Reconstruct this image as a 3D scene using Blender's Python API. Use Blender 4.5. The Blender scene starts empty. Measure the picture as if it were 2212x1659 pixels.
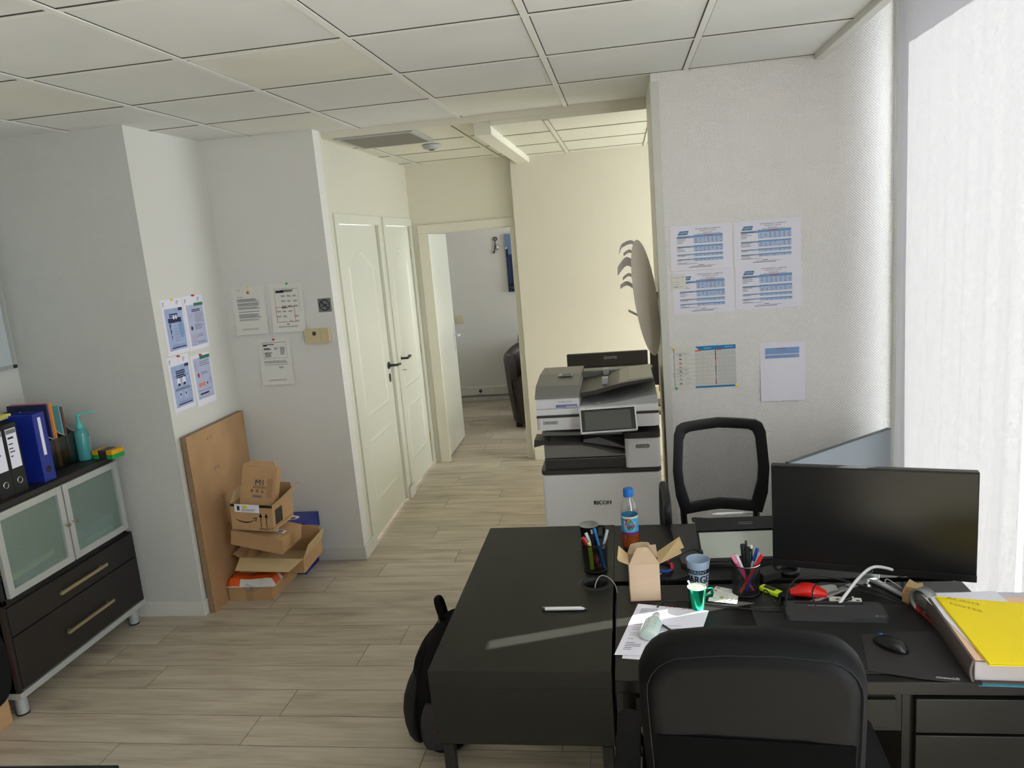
import bpy, math, random
from mathutils import Matrix, Vector, Euler
random.seed(7)
SC = bpy.context.scene
COL = SC.collection
PI = math.pi

# ------------------------------------------------------------ camera
cd = bpy.data.cameras.new('camera'); cam = bpy.data.objects.new('camera', cd); COL.objects.link(cam)
ax = Vector((0.98679173, 0.1393811, -0.08255292)); up = Vector((0.05437076, 0.19507531, 0.97928006)); fw = Vector((-0.15259717, 0.97083394, -0.18492045))
cam.matrix_world = Matrix(((ax.x, up.x, -fw.x, 0), (ax.y, up.y, -fw.y, 0), (ax.z, up.z, -fw.z, 1.877), (0, 0, 0, 1)))
cd.sensor_width = 36; cd.lens = 1647.85 / 2212 * 36; cd.clip_start = 0.05; cd.clip_end = 200
SC.camera = cam
# ------------------------------------------------------------ colour management
SC.view_settings.view_transform = 'Standard'; SC.view_settings.look = 'None'; SC.view_settings.gamma = 1
SC.view_settings.use_curve_mapping = False
SC.view_settings.exposure = 1.66
# ------------------------------------------------------------ sky
W = bpy.data.worlds.new('world'); SC.world = W; W.use_nodes = True
bg = W.node_tree.nodes['Background']; bg.inputs[0].default_value = (0.95, 0.935, 1.07, 1); bg.inputs[1].default_value = 4.0
# ------------------------------------------------------------ sun
sd = bpy.data.lights.new('sun', 'SUN'); sd.energy = 17.5; sd.angle = math.radians(0.3); sd.color = (1, 0.96, 0.98)
so = bpy.data.objects.new('sun', sd); COL.objects.link(so)
SUN_DIR = Vector((-math.cos(math.radians(18.4)), -math.sin(math.radians(18.4)), -math.tan(math.radians(45.8)))).normalized()
so.rotation_euler = SUN_DIR.to_track_quat('-Z', 'Y').to_euler(); so.location = (6, 6, 8)

def area(name, loc, rot, sx, sy, energy, color=(1, 1, 1), portal=False):
    a = bpy.data.lights.new(name, 'AREA'); a.shape = 'RECTANGLE'; a.size = sx; a.size_y = sy; a.energy = energy; a.color = color
    o = bpy.data.objects.new(name, a); COL.objects.link(o); o.location = loc; o.rotation_euler = rot
    if portal: a.cycles.is_portal = True
    return o
RX = (0, math.radians(90), 0)      # faces -X
area('sky_portal_front', (1.53, 2.3, 1.55), RX, 2.6, 2.9, 1, portal=True)
area('sky_portal_rear', (1.53, .11, 1.5), RX, 2.7, 1.3, 1, portal=True)
area('sky_portal_back_office', (2.35, 5.4, 1.6), RX, 1.6, 1.5, 1, portal=True)
area('sky_portal_far_office', (1.62, 7.8, 1.6), RX, 1.4, 1.5, 1, portal=True)

# ------------------------------------------------------------ materials
def s2l(c):
    c = c / 255.0
    return c / 12.92 if c <= 0.04045 else ((c + 0.055) / 1.055) ** 2.4
def rgb(r, g, b): return (s2l(r), s2l(g), s2l(b), 1)
_m = {}
def mat(name, col=(200, 200, 200), rough=0.6, metal=0, spec=0.5, var=0, varscale=6, bump=0, bscale=60, trans=0, ior=1.45, alpha=1, coat=0, emit=0):
    if name in _m: return _m[name]
    m = bpy.data.materials.new(name); m.use_nodes = True; nt = m.node_tree; N = nt.nodes; L = nt.links
    p = N['Principled BSDF']; c = rgb(*col)
    p.inputs['Base Color'].default_value = c; p.inputs['Roughness'].default_value = rough; p.inputs['Metallic'].default_value = metal
    p.inputs['Specular IOR Level'].default_value = spec; p.inputs['IOR'].default_value = ior
    p.inputs['Transmission Weight'].default_value = trans; p.inputs['Alpha'].default_value = alpha; p.inputs['Coat Weight'].default_value = coat
    tc = N.new('ShaderNodeTexCoord')
    if var:
        n = N.new('ShaderNodeTexNoise'); n.inputs['Scale'].default_value = varscale; n.inputs['Detail'].default_value = 4
        L.new(tc.outputs['Object'], n.inputs['Vector'])
        r = N.new('ShaderNodeValToRGB'); r.color_ramp.elements[0].position = 0.3; r.color_ramp.elements[1].position = 0.7
        r.color_ramp.elements[0].color = tuple(x * (1 - var) for x in c[:3]) + (1,); r.color_ramp.elements[1].color = tuple(min(1, x * (1 + var * 0.6)) for x in c[:3]) + (1,)
        L.new(n.outputs['Fac'], r.inputs['Fac']); L.new(r.outputs['Color'], p.inputs['Base Color'])
    if bump:
        n2 = N.new('ShaderNodeTexNoise'); n2.inputs['Scale'].default_value = bscale; n2.inputs['Detail'].default_value = 3
        L.new(tc.outputs['Object'], n2.inputs['Vector'])
        b = N.new('ShaderNodeBump'); b.inputs['Strength'].default_value = bump; b.inputs['Distance'].default_value = 0.002
        L.new(n2.outputs['Fac'], b.inputs['Height']); L.new(b.outputs['Normal'], p.inputs['Normal'])
    _m[name] = m
    return m

def wallpaper(name, col, plane, cell=0.011, strength=0.5, cool=0):
    """embossed painted glass-fibre wallpaper: a regular lattice of small raised lozenges"""
    m = mat(name, col, 0.72, spec=0.3); nt = m.node_tree; N = nt.nodes; L = nt.links; p = N['Principled BSDF']
    g = N.new('ShaderNodeNewGeometry'); sx = N.new('ShaderNodeSeparateXYZ'); L.new(g.outputs['Position'], sx.inputs[0])
    a, b = {'xz': ('X', 'Z'), 'yz': ('Y', 'Z')}[plane]
    def math_(op, i, j=None, v=None):
        n = N.new('ShaderNodeMath'); n.operation = op; L.new(i, n.inputs[0])
        if j is not None: L.new(j, n.inputs[1])
        if v is not None: n.inputs[1].default_value = v
        return n.outputs[0]
    s1 = math_('SINE', math_('MULTIPLY', sx.outputs[a], v=2 * PI / cell)); s2 = math_('SINE', math_('MULTIPLY', sx.outputs[b], v=2 * PI / (cell * .92)))
    h = math_('MULTIPLY', s1, s2)
    nz = N.new('ShaderNodeTexNoise'); nz.inputs['Scale'].default_value = 260; L.new(g.outputs['Position'], nz.inputs['Vector'])
    hh = math_('ADD', h, math_('MULTIPLY', nz.outputs['Fac'], v=0.8))
    bp = N.new('ShaderNodeBump'); bp.inputs['Strength'].default_value = strength; bp.inputs['Distance'].default_value = 0.0016
    L.new(hh, bp.inputs['Height']); L.new(bp.outputs['Normal'], p.inputs['Normal'])
    return m

WP_R = wallpaper('white_embossed_wallpaper_right', (234, 232, 229), 'xz', 0.0136, 0.65)
WP_X = wallpaper('white_embossed_wallpaper', (224, 222, 217), 'xz', 0.0136, 0.3)
WP_Y = wallpaper('white_wall_paint_side', (222, 221, 214), 'yz', 0.008, 0.12)
PAINT = mat('white_paint', (226, 226, 216), 0.5, bump=0.15, bscale=40)
CREAM = wallpaper('cream_wallpaper', (226, 220, 204), 'xz', 0.008, 0.25)
CREAM_P = mat('cream_paint', (228, 223, 206), 0.5, bump=0.1, bscale=40)
GREYW = mat('grey_white_wall', (222, 219, 212), 0.8)
DOORW = mat('door_white_gloss', (220, 220, 206), 0.38, bump=0.05, bscale=25)
TRIMW = mat('trim_white', (214, 213, 206), 0.45)
CEIL = mat('ceiling_tile', (226, 226, 223), 0.9, var=0.04, varscale=2.5, bump=0.12, bscale=130)
CEILB = mat('ceiling_tile_plain', (227, 226, 216), 0.9, var=0.05, varscale=3)
TBAR = mat('ceiling_grid', (232, 231, 226), 0.5)
GAP = mat('ceiling_shadow_gap', (70, 66, 58), 0.9)
CCEIL = mat('corridor_ceiling_tile', (230, 228, 212), 0.9)
CBAR = mat('corridor_ceiling_grid', (230, 228, 214), 0.6)
ALU = mat('brushed_aluminium', (186, 190, 186), 0.42, metal=0.35)
STEEL = mat('chrome_steel', (200, 200, 198), 0.2, metal=1)
BRASS = mat('satin_brass', (190, 176, 140), 0.35, metal=0.8)
BLKW = mat('black_brown_veneer', (24, 23, 20), 0.32, spec=0.28, var=0.12, varscale=8, bump=0.06, bscale=90)
CABW = mat('dark_wenge_veneer', (36, 32, 30), 0.5, var=0.1, varscale=7)
BLKP = mat('black_plastic', (24, 24, 25), 0.42)
BLKG = mat('black_gloss', (14, 14, 15), 0.15)
BLKM = mat('black_metal', (22, 22, 22), 0.45, metal=0.3)
BLKF = mat('black_fabric', (16, 15, 16), 0.9, spec=0.2, bump=0.4, bscale=300)
LEATH = mat('black_leatherette', (12, 12, 13), 0.5, spec=0.14, bump=0.12, bscale=500)
GREYP = mat('mid_grey_plastic', (105, 106, 106), 0.45)
DGREY = mat('dark_grey_plastic', (58, 55, 53), 0.4)
LGREY = mat('light_grey_plastic', (176, 178, 178), 0.4)
WHITEP = mat('white_plastic', (226, 225, 226), 0.4)
PAPER = mat('white_paper', (236, 234, 246), 0.85)
PAPERW = mat('warm_paper', (228, 226, 218), 0.85)
INK = mat('printed_ink', (45, 47, 58), 0.8)
INKL = mat('printed_ink_grey', (120, 122, 130), 0.8)
INKR = mat('printed_ink_red', (190, 60, 60), 0.8)
TBLUE = mat('table_blue', (126, 160, 206), 0.8)
TBLUL = mat('table_light_blue', (186, 204, 234), 0.8)
LOGOB = mat('logo_blue', (40, 120, 160), 0.7)
CARD = mat('cardboard', (188, 150, 108), 0.85, var=0.06, varscale=12, bump=0.1, bscale=60)
CARDI = mat('cardboard_inside', (204, 178, 134), 0.85, var=0.04, varscale=12)
CARDL = mat('pale_cardboard', (196, 170, 142), 0.85, var=0.04, varscale=20)
WOODP = mat('plywood_face', (184, 146, 104), 0.6, var=0.14, varscale=5)
WOODE = mat('plywood_edge', (150, 122, 92), 0.7, var=0.2, varscale=40)
RED = mat('red_plastic', (200, 28, 36), 0.35)
BLUE = mat('blue_plastic', (30, 70, 170), 0.35)
LBLUE = mat('light_blue_plastic', (40, 140, 200), 0.35)
YEL = mat('yellow_card', (252, 226, 10), 0.7)
GREEN = mat('green_plastic', (30, 160, 70), 0.4)
ORNG = mat('orange_print', (240, 90, 20), 0.5)
PINK = mat('pink_plastic', (214, 70, 130), 0.35)
CLEAR = mat('clear_plastic', (235, 240, 240), 0.08, trans=1, ior=1.3)

def glass_mat(name, tint=(0.9, 0.95, 0.93), gloss=0.08, rough=0.02):
    m = bpy.data.materials.new(name); m.use_nodes = True; nt = m.node_tree; N = nt.nodes; L = nt.links
    N.remove(N['Principled BSDF']); t = N.new('ShaderNodeBsdfTransparent'); t.inputs[0].default_value = (*tint, 1)
    g = N.new('ShaderNodeBsdfGlossy'); g.inputs['Roughness'].default_value = rough; mx = N.new('ShaderNodeMixShader'); mx.inputs[0].default_value = gloss
    L.new(t.outputs[0], mx.inputs[1]); L.new(g.outputs[0], mx.inputs[2]); L.new(mx.outputs[0], N['Material Output'].inputs[0]); return m
GLASS = glass_mat('window_glass')
CLEARF = glass_mat('clear_film', (0.93, 0.95, 0.95), 0.14, 0.08)

def blind_mat():
    m = bpy.data.materials.new('linen_blind_fabric'); m.use_nodes = True; nt = m.node_tree; N = nt.nodes; L = nt.links
    N.remove(N['Principled BSDF'])
    tc = N.new('ShaderNodeTexCoord')
    def nz(sx, sy, sz, sc, det=3):
        mp = N.new('ShaderNodeMapping'); mp.inputs['Scale'].default_value = (sx, sy, sz); L.new(tc.outputs['Object'], mp.inputs['Vector'])
        n = N.new('ShaderNodeTexNoise'); n.inputs['Scale'].default_value = sc; n.inputs['Detail'].default_value = det; L.new(mp.outputs[0], n.inputs['Vector']); return n.outputs['Fac']
    a = nz(1, 1, 9, 55); b = nz(1, 9, 1, 55); 
    mx = N.new('ShaderNodeMath'); mx.operation = 'ADD'; L.new(a, mx.inputs[0]); L.new(b, mx.inputs[1])
    r = N.new('ShaderNodeMapRange'); r.inputs['From Min'].default_value = 0.6; r.inputs['From Max'].default_value = 1.4; r.inputs['To Min'].default_value = 0.058; r.inputs['To Max'].default_value = 0.116
    L.new(mx.outputs[0], r.inputs['Value'])
    cb = N.new('ShaderNodeCombineColor'); 
    for i, k_ in enumerate((1.04, .97, .96)):
        q_ = N.new('ShaderNodeMath'); q_.operation = 'MULTIPLY'; q_.inputs[1].default_value = k_; L.new(r.outputs[0], q_.inputs[0]); L.new(q_.outputs[0], cb.inputs[i])
    t = N.new('ShaderNodeBsdfTranslucent'); d = N.new('ShaderNodeBsdfDiffuse'); d.inputs[0].default_value = (0.72, 0.71, 0.74, 1)
    L.new(cb.outputs[0], t.inputs[0])
    s = N.new('ShaderNodeMixShader'); s.inputs[0].default_value = 0.5; L.new(t.outputs[0], s.inputs[1]); L.new(d.outputs[0], s.inputs[2])
    L.new(s.outputs[0], N['Material Output'].inputs[0]); return m
BLIND = blind_mat()

def mesh_mat(name, col, hole, pitch):
    """woven metal or fabric net: regular open holes"""
    m = mat(name, col, 0.5, metal=0.2); nt = m.node_tree; N = nt.nodes; L = nt.links; p = N['Principled BSDF']
    tc = N.new('ShaderNodeTexCoord'); mp = N.new('ShaderNodeMapping'); L.new(tc.outputs['UV'], mp.inputs[0]); mp.inputs['Scale'].default_value = (1 / pitch, 1 / pitch, 1); mp.inputs['Rotation'].default_value = (0, 0, PI / 4)
    v = N.new('ShaderNodeTexVoronoi'); v.inputs['Scale'].default_value = 1; v.inputs['Randomness'].default_value = 0; L.new(mp.outputs[0], v.inputs['Vector'])
    c = N.new('ShaderNodeMath'); c.operation = 'GREATER_THAN'; c.inputs[1].default_value = hole; L.new(v.outputs['Distance'], c.inputs[0]); L.new(c.outputs[0], p.inputs['Alpha'])
    return m
NETM = mesh_mat('black_wire_mesh', (22, 22, 22), 0.40, 0.0022)
NETC = mesh_mat('black_chair_net', (118, 118, 124), 0.37, 0.0042)

def floor_mat():
    m = bpy.data.materials.new('greige_oak_laminate'); m.use_nodes = True; nt = m.node_tree; N = nt.nodes; L = nt.links; p = N['Principled BSDF']
    g = N.new('ShaderNodeNewGeometry')
    off = N.new('ShaderNodeVectorMath'); off.operation = 'MULTIPLY_ADD'; cx = N.new('ShaderNodeCombineXYZ')
    for i in range(3): L.new(g.outputs['Random Per Island'], cx.inputs[i])
    off.inputs[1].default_value = (17, 31, 7); L.new(cx.outputs[0], off.inputs[0]); L.new(g.outputs['Position'], off.inputs[2])
    def nz(scale, sc, det, dist=0):
        mp = N.new('ShaderNodeMapping'); mp.inputs['Scale'].default_value = scale; L.new(off.outputs[0], mp.inputs['Vector'])
        n = N.new('ShaderNodeTexNoise'); n.inputs['Scale'].default_value = sc; n.inputs['Detail'].default_value = det; n.inputs['Distortion'].default_value = dist; L.new(mp.outputs[0], n.inputs['Vector']); return n.outputs['Fac']
    a = nz((1, 7, 1), 2.2, 6, 0.6); b = nz((1, 22, 1), 5, 5, 0.2)
    ad = N.new('ShaderNodeMath'); ad.operation = 'MULTIPLY_ADD'; L.new(b, ad.inputs[0]); ad.inputs[1].default_value = 0.5; L.new(a, ad.inputs[2])
    ad2 = N.new('ShaderNodeMath'); ad2.operation = 'MULTIPLY_ADD'; L.new(g.outputs['Random Per Island'], ad2.inputs[0]); ad2.inputs[1].default_value = 0.16; L.new(ad.outputs[0], ad2.inputs[2])
    r = N.new('ShaderNodeValToRGB'); e = r.color_ramp.elements; e[0].position = 0.5; e[0].color = rgb(150, 137, 120); e[1].position = 1.05 if False else 1.0; e[1].color = rgb(206, 194, 174)
    x = e.new(0.72); x.color = rgb(182, 169, 149)
    L.new(ad2.outputs[0], r.inputs['Fac']); L.new(r.outputs[0], p.inputs['Base Color']); p.inputs['Roughness'].default_value = 0.48
    bp = N.new('ShaderNodeBump'); bp.inputs['Strength'].default_value = 0.15; bp.inputs['Distance'].default_value = 0.001; L.new(b, bp.inputs['Height']); L.new(bp.outputs[0], p.inputs['Normal'])
    return m
FLOOR = floor_mat(); SEAM = mat('plank_seam', (62, 54, 46), 0.9)

# ------------------------------------------------------------ mesh builder
_txt = {}
def text_mesh(s, italic=False):
    k = (s, italic)
    if k in _txt: return _txt[k]
    c = bpy.data.curves.new('t', 'FONT'); c.body = s; c.size = 1; c.resolution_u = 2; c.shear = 0.3 if italic else 0
    o = bpy.data.objects.new('t', c); me = bpy.data.meshes.new_from_object(o)
    vs = [v.co.copy() for v in me.vertices]; fs = [tuple(p.vertices) for p in me.polygons]
    bpy.data.objects.remove(o); bpy.data.curves.remove(c); bpy.data.meshes.remove(me)
    x0 = min(v.x for v in vs); x1 = max(v.x for v in vs); y0 = min(v.y for v in vs); y1 = max(v.y for v in vs)
    _txt[k] = ([Vector(((v.x - (x0 + x1) / 2), v.y - (y0 + y1) / 2, 0)) for v in vs], fs, x1 - x0, y1 - y0)
    return _txt[k]

class MB:
    def __init__(s): s.v = []; s.f = []; s.mi = []; s.sm = []; s.mats = []; s.M = Matrix(); s.uv = {}
    def add(s, vs, fs, m, smooth=False, uvs=None):
        if m not in s.mats: s.mats.append(m)
        k = s.mats.index(m); n = len(s.v)
        s.v += [s.M @ Vector(v) for v in vs]
        for i, f in enumerate(fs):
            if uvs: s.uv[len(s.f)] = [uvs[q] for q in f]
            s.f.append(tuple(q + n for q in f)); s.mi.append(k); s.sm.append(smooth)
        return s
    def box(s, x0, x1, y0, y1, z0, z1, m):
        v = [(x0, y0, z0), (x1, y0, z0), (x1, y1, z0), (x0, y1, z0), (x0, y0, z1), (x1, y0, z1), (x1, y1, z1), (x0, y1, z1)]
        return s.add(v, [(0, 3, 2, 1), (4, 5, 6, 7), (0, 1, 5, 4), (1, 2, 6, 5), (2, 3, 7, 6), (3, 0, 4, 7)], m)
    def quad(s, a, b, c, d, m): return s.add([a, b, c, d], [(0, 1, 2, 3)], m)
    def hexa(s, v, m): return s.add(v, [(0, 3, 2, 1), (4, 5, 6, 7), (0, 1, 5, 4), (1, 2, 6, 5), (2, 3, 7, 6), (3, 0, 4, 7)], m)
    def prism(s, pts, vec, m, smooth=False):
        n = len(pts); vec = Vector(vec); p = [Vector(q) for q in pts]; q = [a + vec for a in p]
        fs = [tuple(range(n))[::-1], tuple(range(n, 2 * n))] 
        s.add(p + q, fs, m); s.add(p + q, [(i, (i + 1) % n, (i + 1) % n + n, i + n) for i in range(n)], m, smooth); return s
    def rings(s, rings, m, cap=True, smooth=True, closed=False, uvs=None):
        n = len(rings[0]); vs = [p for r in rings for p in r]; fs = []
        R = len(rings)
        for i in range(R if closed else R - 1):
            for j in range(n):
                a = i * n + j; b = i * n + (j + 1) % n; i2 = (i + 1) % R
                fs.append((a, b, i2 * n + (j + 1) % n, i2 * n + j))
        s.add(vs, fs, m, smooth)
        if cap and not closed:
            s.add(rings[0], [tuple(range(n))[::-1]], m); s.add(rings[-1], [tuple(range(n))], m)
        return s
    def cyl(s, p0, p1, r, m, r1=None, n=16, cap=True):
        p0 = Vector(p0); p1 = Vector(p1); d = (p1 - p0).normalized(); r1 = r if r1 is None else r1
        a = d.orthogonal().normalized(); b = d.cross(a)
        return s.rings([[p + (a * math.cos(2 * PI * i / n) + b * math.sin(2 * PI * i / n)) * rr for i in range(n)] for p, rr in ((p0, r), (p1, r1))], m, cap)
    def lathe(s, prof, m, c=(0, 0, 0), n=24, cap=False, sx=1, sy=1):
        return s.rings([[(c[0] + r * math.cos(2 * PI * i / n) * sx, c[1] + r * math.sin(2 * PI * i / n) * sy, c[2] + z) for i in range(n)] for r, z in prof], m, cap)
    def tube(s, path, r, m, n=8, smooth=True, cap=True, flat=1.0):
        P = [Vector(p) for p in path]
        if smooth and len(P) > 2:
            Q = []
            for i in range(len(P) - 1):
                a, b, c, d = P[max(0, i - 1)], P[i], P[i + 1], P[min(len(P) - 1, i + 2)]
                for t in (0, .2, .4, .6, .8):
                    Q.append(0.5 * ((2 * b) + (c - a) * t + (2 * a - 5 * b + 4 * c - d) * t * t + (3 * b - 3 * c + d - a) * t ** 3))
            Q.append(P[-1]); P = Q
        rs = r if isinstance(r, (list, tuple)) else None
        rings = []; u = None
        for i, p in enumerate(P):
            d = (P[min(i + 1, len(P) - 1)] - P[max(0, i - 1)]).normalized()
            u = (d.orthogonal() if u is None else (u - d * u.dot(d))).normalized(); w = d.cross(u)
            rr = r if rs is None else rs[0] + (rs[1] - rs[0]) * i / (len(P) - 1)
            rings.append([p + u * math.cos(2 * PI * k / n) * rr + w * math.sin(2 * PI * k / n) * rr * flat for k in range(n)])
        return s.rings(rings, m, cap)
    def text(s, t, x, z, size, m, width=None, italic=False, y=0, bend=None, c=None):
        """text facing -Y, centred on (x, z), cap height about 0.7*size; bend wraps round a vertical cylinder of that radius"""
        vs, fs, w, h = text_mesh(t, italic); kx = size if width is None else width / w
        out = []
        for v in vs:
            px = v.x * kx; pz = v.y * size
            if bend:
                r = bend(pz + z) if callable(bend) else bend
                an = (px + x) / r; out.append(((c or (0, 0))[0] + r * math.sin(an), (c or (0, 0))[1] - r * math.cos(an), z + pz))
            else: out.append((x + px, y, z + pz))
        return s.add(out, fs, m)
    def panel(s, x0, x1, z0, z1, m, y=-0.0008): return s.quad((x0, y, z0), (x1, y, z0), (x1, y, z1), (x0, y, z1), m)
    def lines(s, x0, x1, z, n, step, m, y=-0.0008, h=0.0022, ragged=0.25, rnd=None):
        R = rnd or random
        for i in range(n): s.panel(x0, x1 - (x1 - x0) * ragged * R.random(), z - i * step, z - i * step + h, m, y)
        return s
    def build(s, name, parent=None, loc=None, rot=None, bevel=0, sub=0, label=None, cat=None, group=None, kind=None, seg=2, solid=0):
        me = bpy.data.meshes.new(name); me.from_pydata([tuple(v) for v in s.v], [], s.f)
        for m in s.mats: me.materials.append(m)
        me.polygons.foreach_set('material_index', s.mi); me.polygons.foreach_set('use_smooth', s.sm)
        if s.uv:
            ul = me.uv_layers.new(name='UVMap')
            for pi, uvs in s.uv.items():
                for li, uv in zip(me.polygons[pi].loop_indices, uvs): ul.data[li].uv = uv
        me.update()
        o = bpy.data.objects.new(name, me); COL.objects.link(o)
        if parent: o.parent = parent
        if loc: o.location = loc
        if rot is not None: o.rotation_euler = rot if isinstance(rot, (tuple, list, Euler)) else (0, 0, rot)
        if bevel:
            b = o.modifiers.new('bevel', 'BEVEL'); b.width = bevel; b.segments = seg; b.limit_method = 'ANGLE'; b.angle_limit = 0.6; b.harden_normals = False
        if sub:
            b = o.modifiers.new('sub', 'SUBSURF'); b.levels = sub; b.render_levels = sub
        if solid:
            b = o.modifiers.new('solid', 'SOLIDIFY'); b.thickness = solid; b.offset = 0
        if label: o['label'] = label
        if cat: o['category'] = cat
        if group: o['group'] = group
        if kind: o['kind'] = kind
        return o
def T(name, label, cat, loc=(0, 0, 0), rot=0, group=None, kind=None):
    o = bpy.data.objects.new(name, None); COL.objects.link(o); o.location = loc; o.empty_display_size = 0.05
    o.rotation_euler = rot if isinstance(rot, (tuple, list, Euler)) else (0, 0, rot)
    if label: o['label'] = label
    if cat: o['category'] = cat
    if group: o['group'] = group
    if kind: o['kind'] = kind
    return o
def bx(name, dims, m, parent=None, bevel=0, **k):
    b = MB(); b.box(*dims, m); return b.build(name, parent, bevel=bevel, **k)
def S(name, dims, m, bevel=0): return bx(name, dims, m, bevel=bevel, kind='structure')
def ell(cx, cz, rx, rz, n=24): return [(cx + rx * math.cos(2 * PI * i / n), cz + rz * math.sin(2 * PI * i / n)) for i in range(n)]
def rrect(w, h, r, n=5, cx=0, cy=0):
    out = []
    for sx, sy, a0 in ((1, 1, 0), (-1, 1, 90), (-1, -1, 180), (1, -1, 270)):
        for i in range(n + 1):
            a = math.radians(a0 + 90 * i / n); out.append((cx + sx * (w / 2 - r) + r * math.cos(a), cy + sy * (h / 2 - r) + r * math.sin(a)))
    return out
CH = 2.577

# ============================================================ SETTING
# floor: individual planks on the joints seen in the photo, one mesh
def make_floor():
    b = MB(); b.box(-3.3, 2.5, -2.6, 9.1, -0.1, -0.002, SEAM)
    PW, PL, G = 0.18984, 1.287, 0.0011
    J = {-1: -0.843, 0: -1.61, 1: -1.529, 2: -2.275, 3: -1.325, 4: -1.172, 5: -1.896, 6: -2.032, 7: -1.787, 8: -1.531, 9: -1.107, 10: -0.6, 11: -1.335, 12: -0.927, 13: -1.9, 14: -1.393, 15: -1.012, 16: -1.7, 17: -1.422, 18: -0.75, 19: -1.13, 20: -1.6, 21: -0.9, 22: -1.367, 23: -1.242}
    rr = random.Random(3)
    for k in range(-27, 35):
        y0 = 2.5123 + k * PW; j = J.get(k, rr.uniform(-1.2, 0)); n0 = int((j + 3.3) // PL) + 1
        x = j - n0 * PL
        while x < 2.5:
            a, c = max(x + G, -3.3), min(x + PL - G, 2.5)
            if c > a and y0 < 9.1: b.quad((a, y0 + G, 0), (c, y0 + G, 0), (c, y0 + PW - G, 0), (a, y0 + PW - G, 0), FLOOR)
            x += PL
    return b.build('floor', kind='structure')
make_floor()
# main room walls
S('wall_left', (-3.3, -3.2, -2.6, 3.58, 0, 2.7), WP_Y)
S('wall_rear', (-3.3, 1.3, -2.7, -2.6, 0, 2.95), mat('rear_wall_brown', (96, 88, 80), .8))  # out of view; colour darkened to cut light bounced from behind the camera
b = MB(); b.box(-3.3, -2.37, 3.58, 4.29, 0, 2.7, wallpaper('pillar_grey_white_wallpaper', (204, 204, 199), 'xz', 0.0136, 0.3))
b.box(-2.3699, -2.3697, 3.581, 4.29, 0, 2.6, WP_Y)
b.build('wall_pillar', kind='structure')
S('wall_alcove', (-3.3, -1.69, 4.29, 4.39, 0, 2.7), WP_X)
# corridor left wall, built in its own slightly turned frame: local x runs along the wall, local -y is out of it
ANG = math.atan2(2.08, -0.06)
CW = Matrix.Translation((-1.69, 4.29, 0)) @ Matrix.Rotation(ANG, 4, 'Z')
CLW = wallpaper('corridor_white_wallpaper', (217, 214, 198), 'yz', 0.0136, 0.12)
b = MB(); b.M = CW
for u0, u1, z0, z1 in ((.006, .235, 0, 2.7), (1.075, 1.262, 0, 2.7), (2.03, 2.2, 0, 2.7), (.235, 1.075, 2.065, 2.7), (1.262, 2.03, 2.065, 2.7)): b.box(u0, u1, 0, .1, z0, z1, CLW)
b.build('wall_corridor_left', kind='structure')
b = MB(); b.M = CW
for u0, u1, z1 in ((.165, 1.125, 2.12), (1.21, 2.075, 2.12)):
    b.box(u0, u0 + .075, -.012, 0.002, 0.0, 2.06, DOORW); b.box(u1 - .052, u1, -.012, .002, 0, 2.06, DOORW); b.box(u0, u1, -.013, .002, 2.06, 2.12, DOORW)
b.build('trim_1', kind='structure', bevel=.002)
# corridor end wall with the doorway into the far office
b = MB()
b.box(-1.86, -1.665, 6.37, 6.47, 0, 2.7, CREAM_P); b.box(-1.665, -.86, 6.37, 6.47, 2.035, 2.7, CREAM_P)
b.box(-.86, 2.3, 6.30, 6.47, 0, 2.7, CREAM)
b.box(-.861, -.858, 6.3, 6.47, 0, 2.7, CREAM_P)
b.build('wall_corridor_end', kind='structure')
b = MB()
b.box(-1.69, -1.60, 6.352, 6.3695, 0, 1.9895, CREAM_P); b.box(-1.69, -.862, 6.352, 6.3695, 1.99, 2.06, CREAM_P); b.box(-.91, -.862, 6.352, 6.3695, 0, 1.9895, CREAM_P)
b.box(-1.6645, -1.63, 6.3705, 6.48, 0, 1.9845, CREAM_P); b.box(-.905, -.8625, 6.3705, 6.48, 0, 1.9845, CREAM_P); b.box(-1.6645, -.8625, 6.3705, 6.48, 1.985, 2.0345, CREAM_P)
b.build('trim_2', kind='structure', bevel=.003)
# right stub wall with its corner bead
b = MB(); b.box(.172, 1.3, 3.8, 4.45, 0, 2.95, WP_R)
b.box(.1700, .172, 3.8, 4.45, 0, 2.577, CREAM_P)
b.build('wall_stub', kind='structure')
S('trim_3', (.166, .205, 3.796, 3.8, 0, 2.54), TRIMW, bevel=.001)
# window wall: openings for the front blinds and an added, unseen rear window for fill light
b = MB()
for y0, y1, z0, z1 in ((-2.7, -.55, 0, 2.95), (-.55, .78, 0, .12), (-.55, .78, 2.85, 2.95), (.78, .9, 0, 2.95), (.9, 3.72, 0, .12), (.9, 3.72, 2.85, 2.95), (3.72, 3.9, 0, 2.95)): b.box(1.3, 1.5, y0, y1, z0, z1, PAINT)
b.build('wall_right', kind='structure')
def window(n, x, y0, y1, z0, z1, mull):
    w = T('window_%d' % n, None, None, (x, y0, z0), kind='structure'); L = y1 - y0; H = z1 - z0
    b = MB()
    b.box(-.03, .03, 0, .06, 0, H, TRIMW); b.box(-.03, .03, L - .06, L, 0, H, TRIMW); b.box(-.03, .03, .06, L - .06, 0, .06, TRIMW); b.box(-.03, .03, .06, L - .06, H - .06, H, TRIMW)
    for y in mull: b.box(-.03, .03, y - .03, y + .03, .06, H - .06, TRIMW)
    b.build('window_frame', w, bevel=.003)
    bx('glass_pane', (-.003, .003, .05, L - .05, .05, H - .05), GLASS, w)
window(1, 1.42, .9, 3.72, .12, 2.85, (1.45,))
window(2, 1.42, -.55, .78, .12, 2.85, (.66,))  # unseen window, added to bring more daylight into the room
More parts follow.
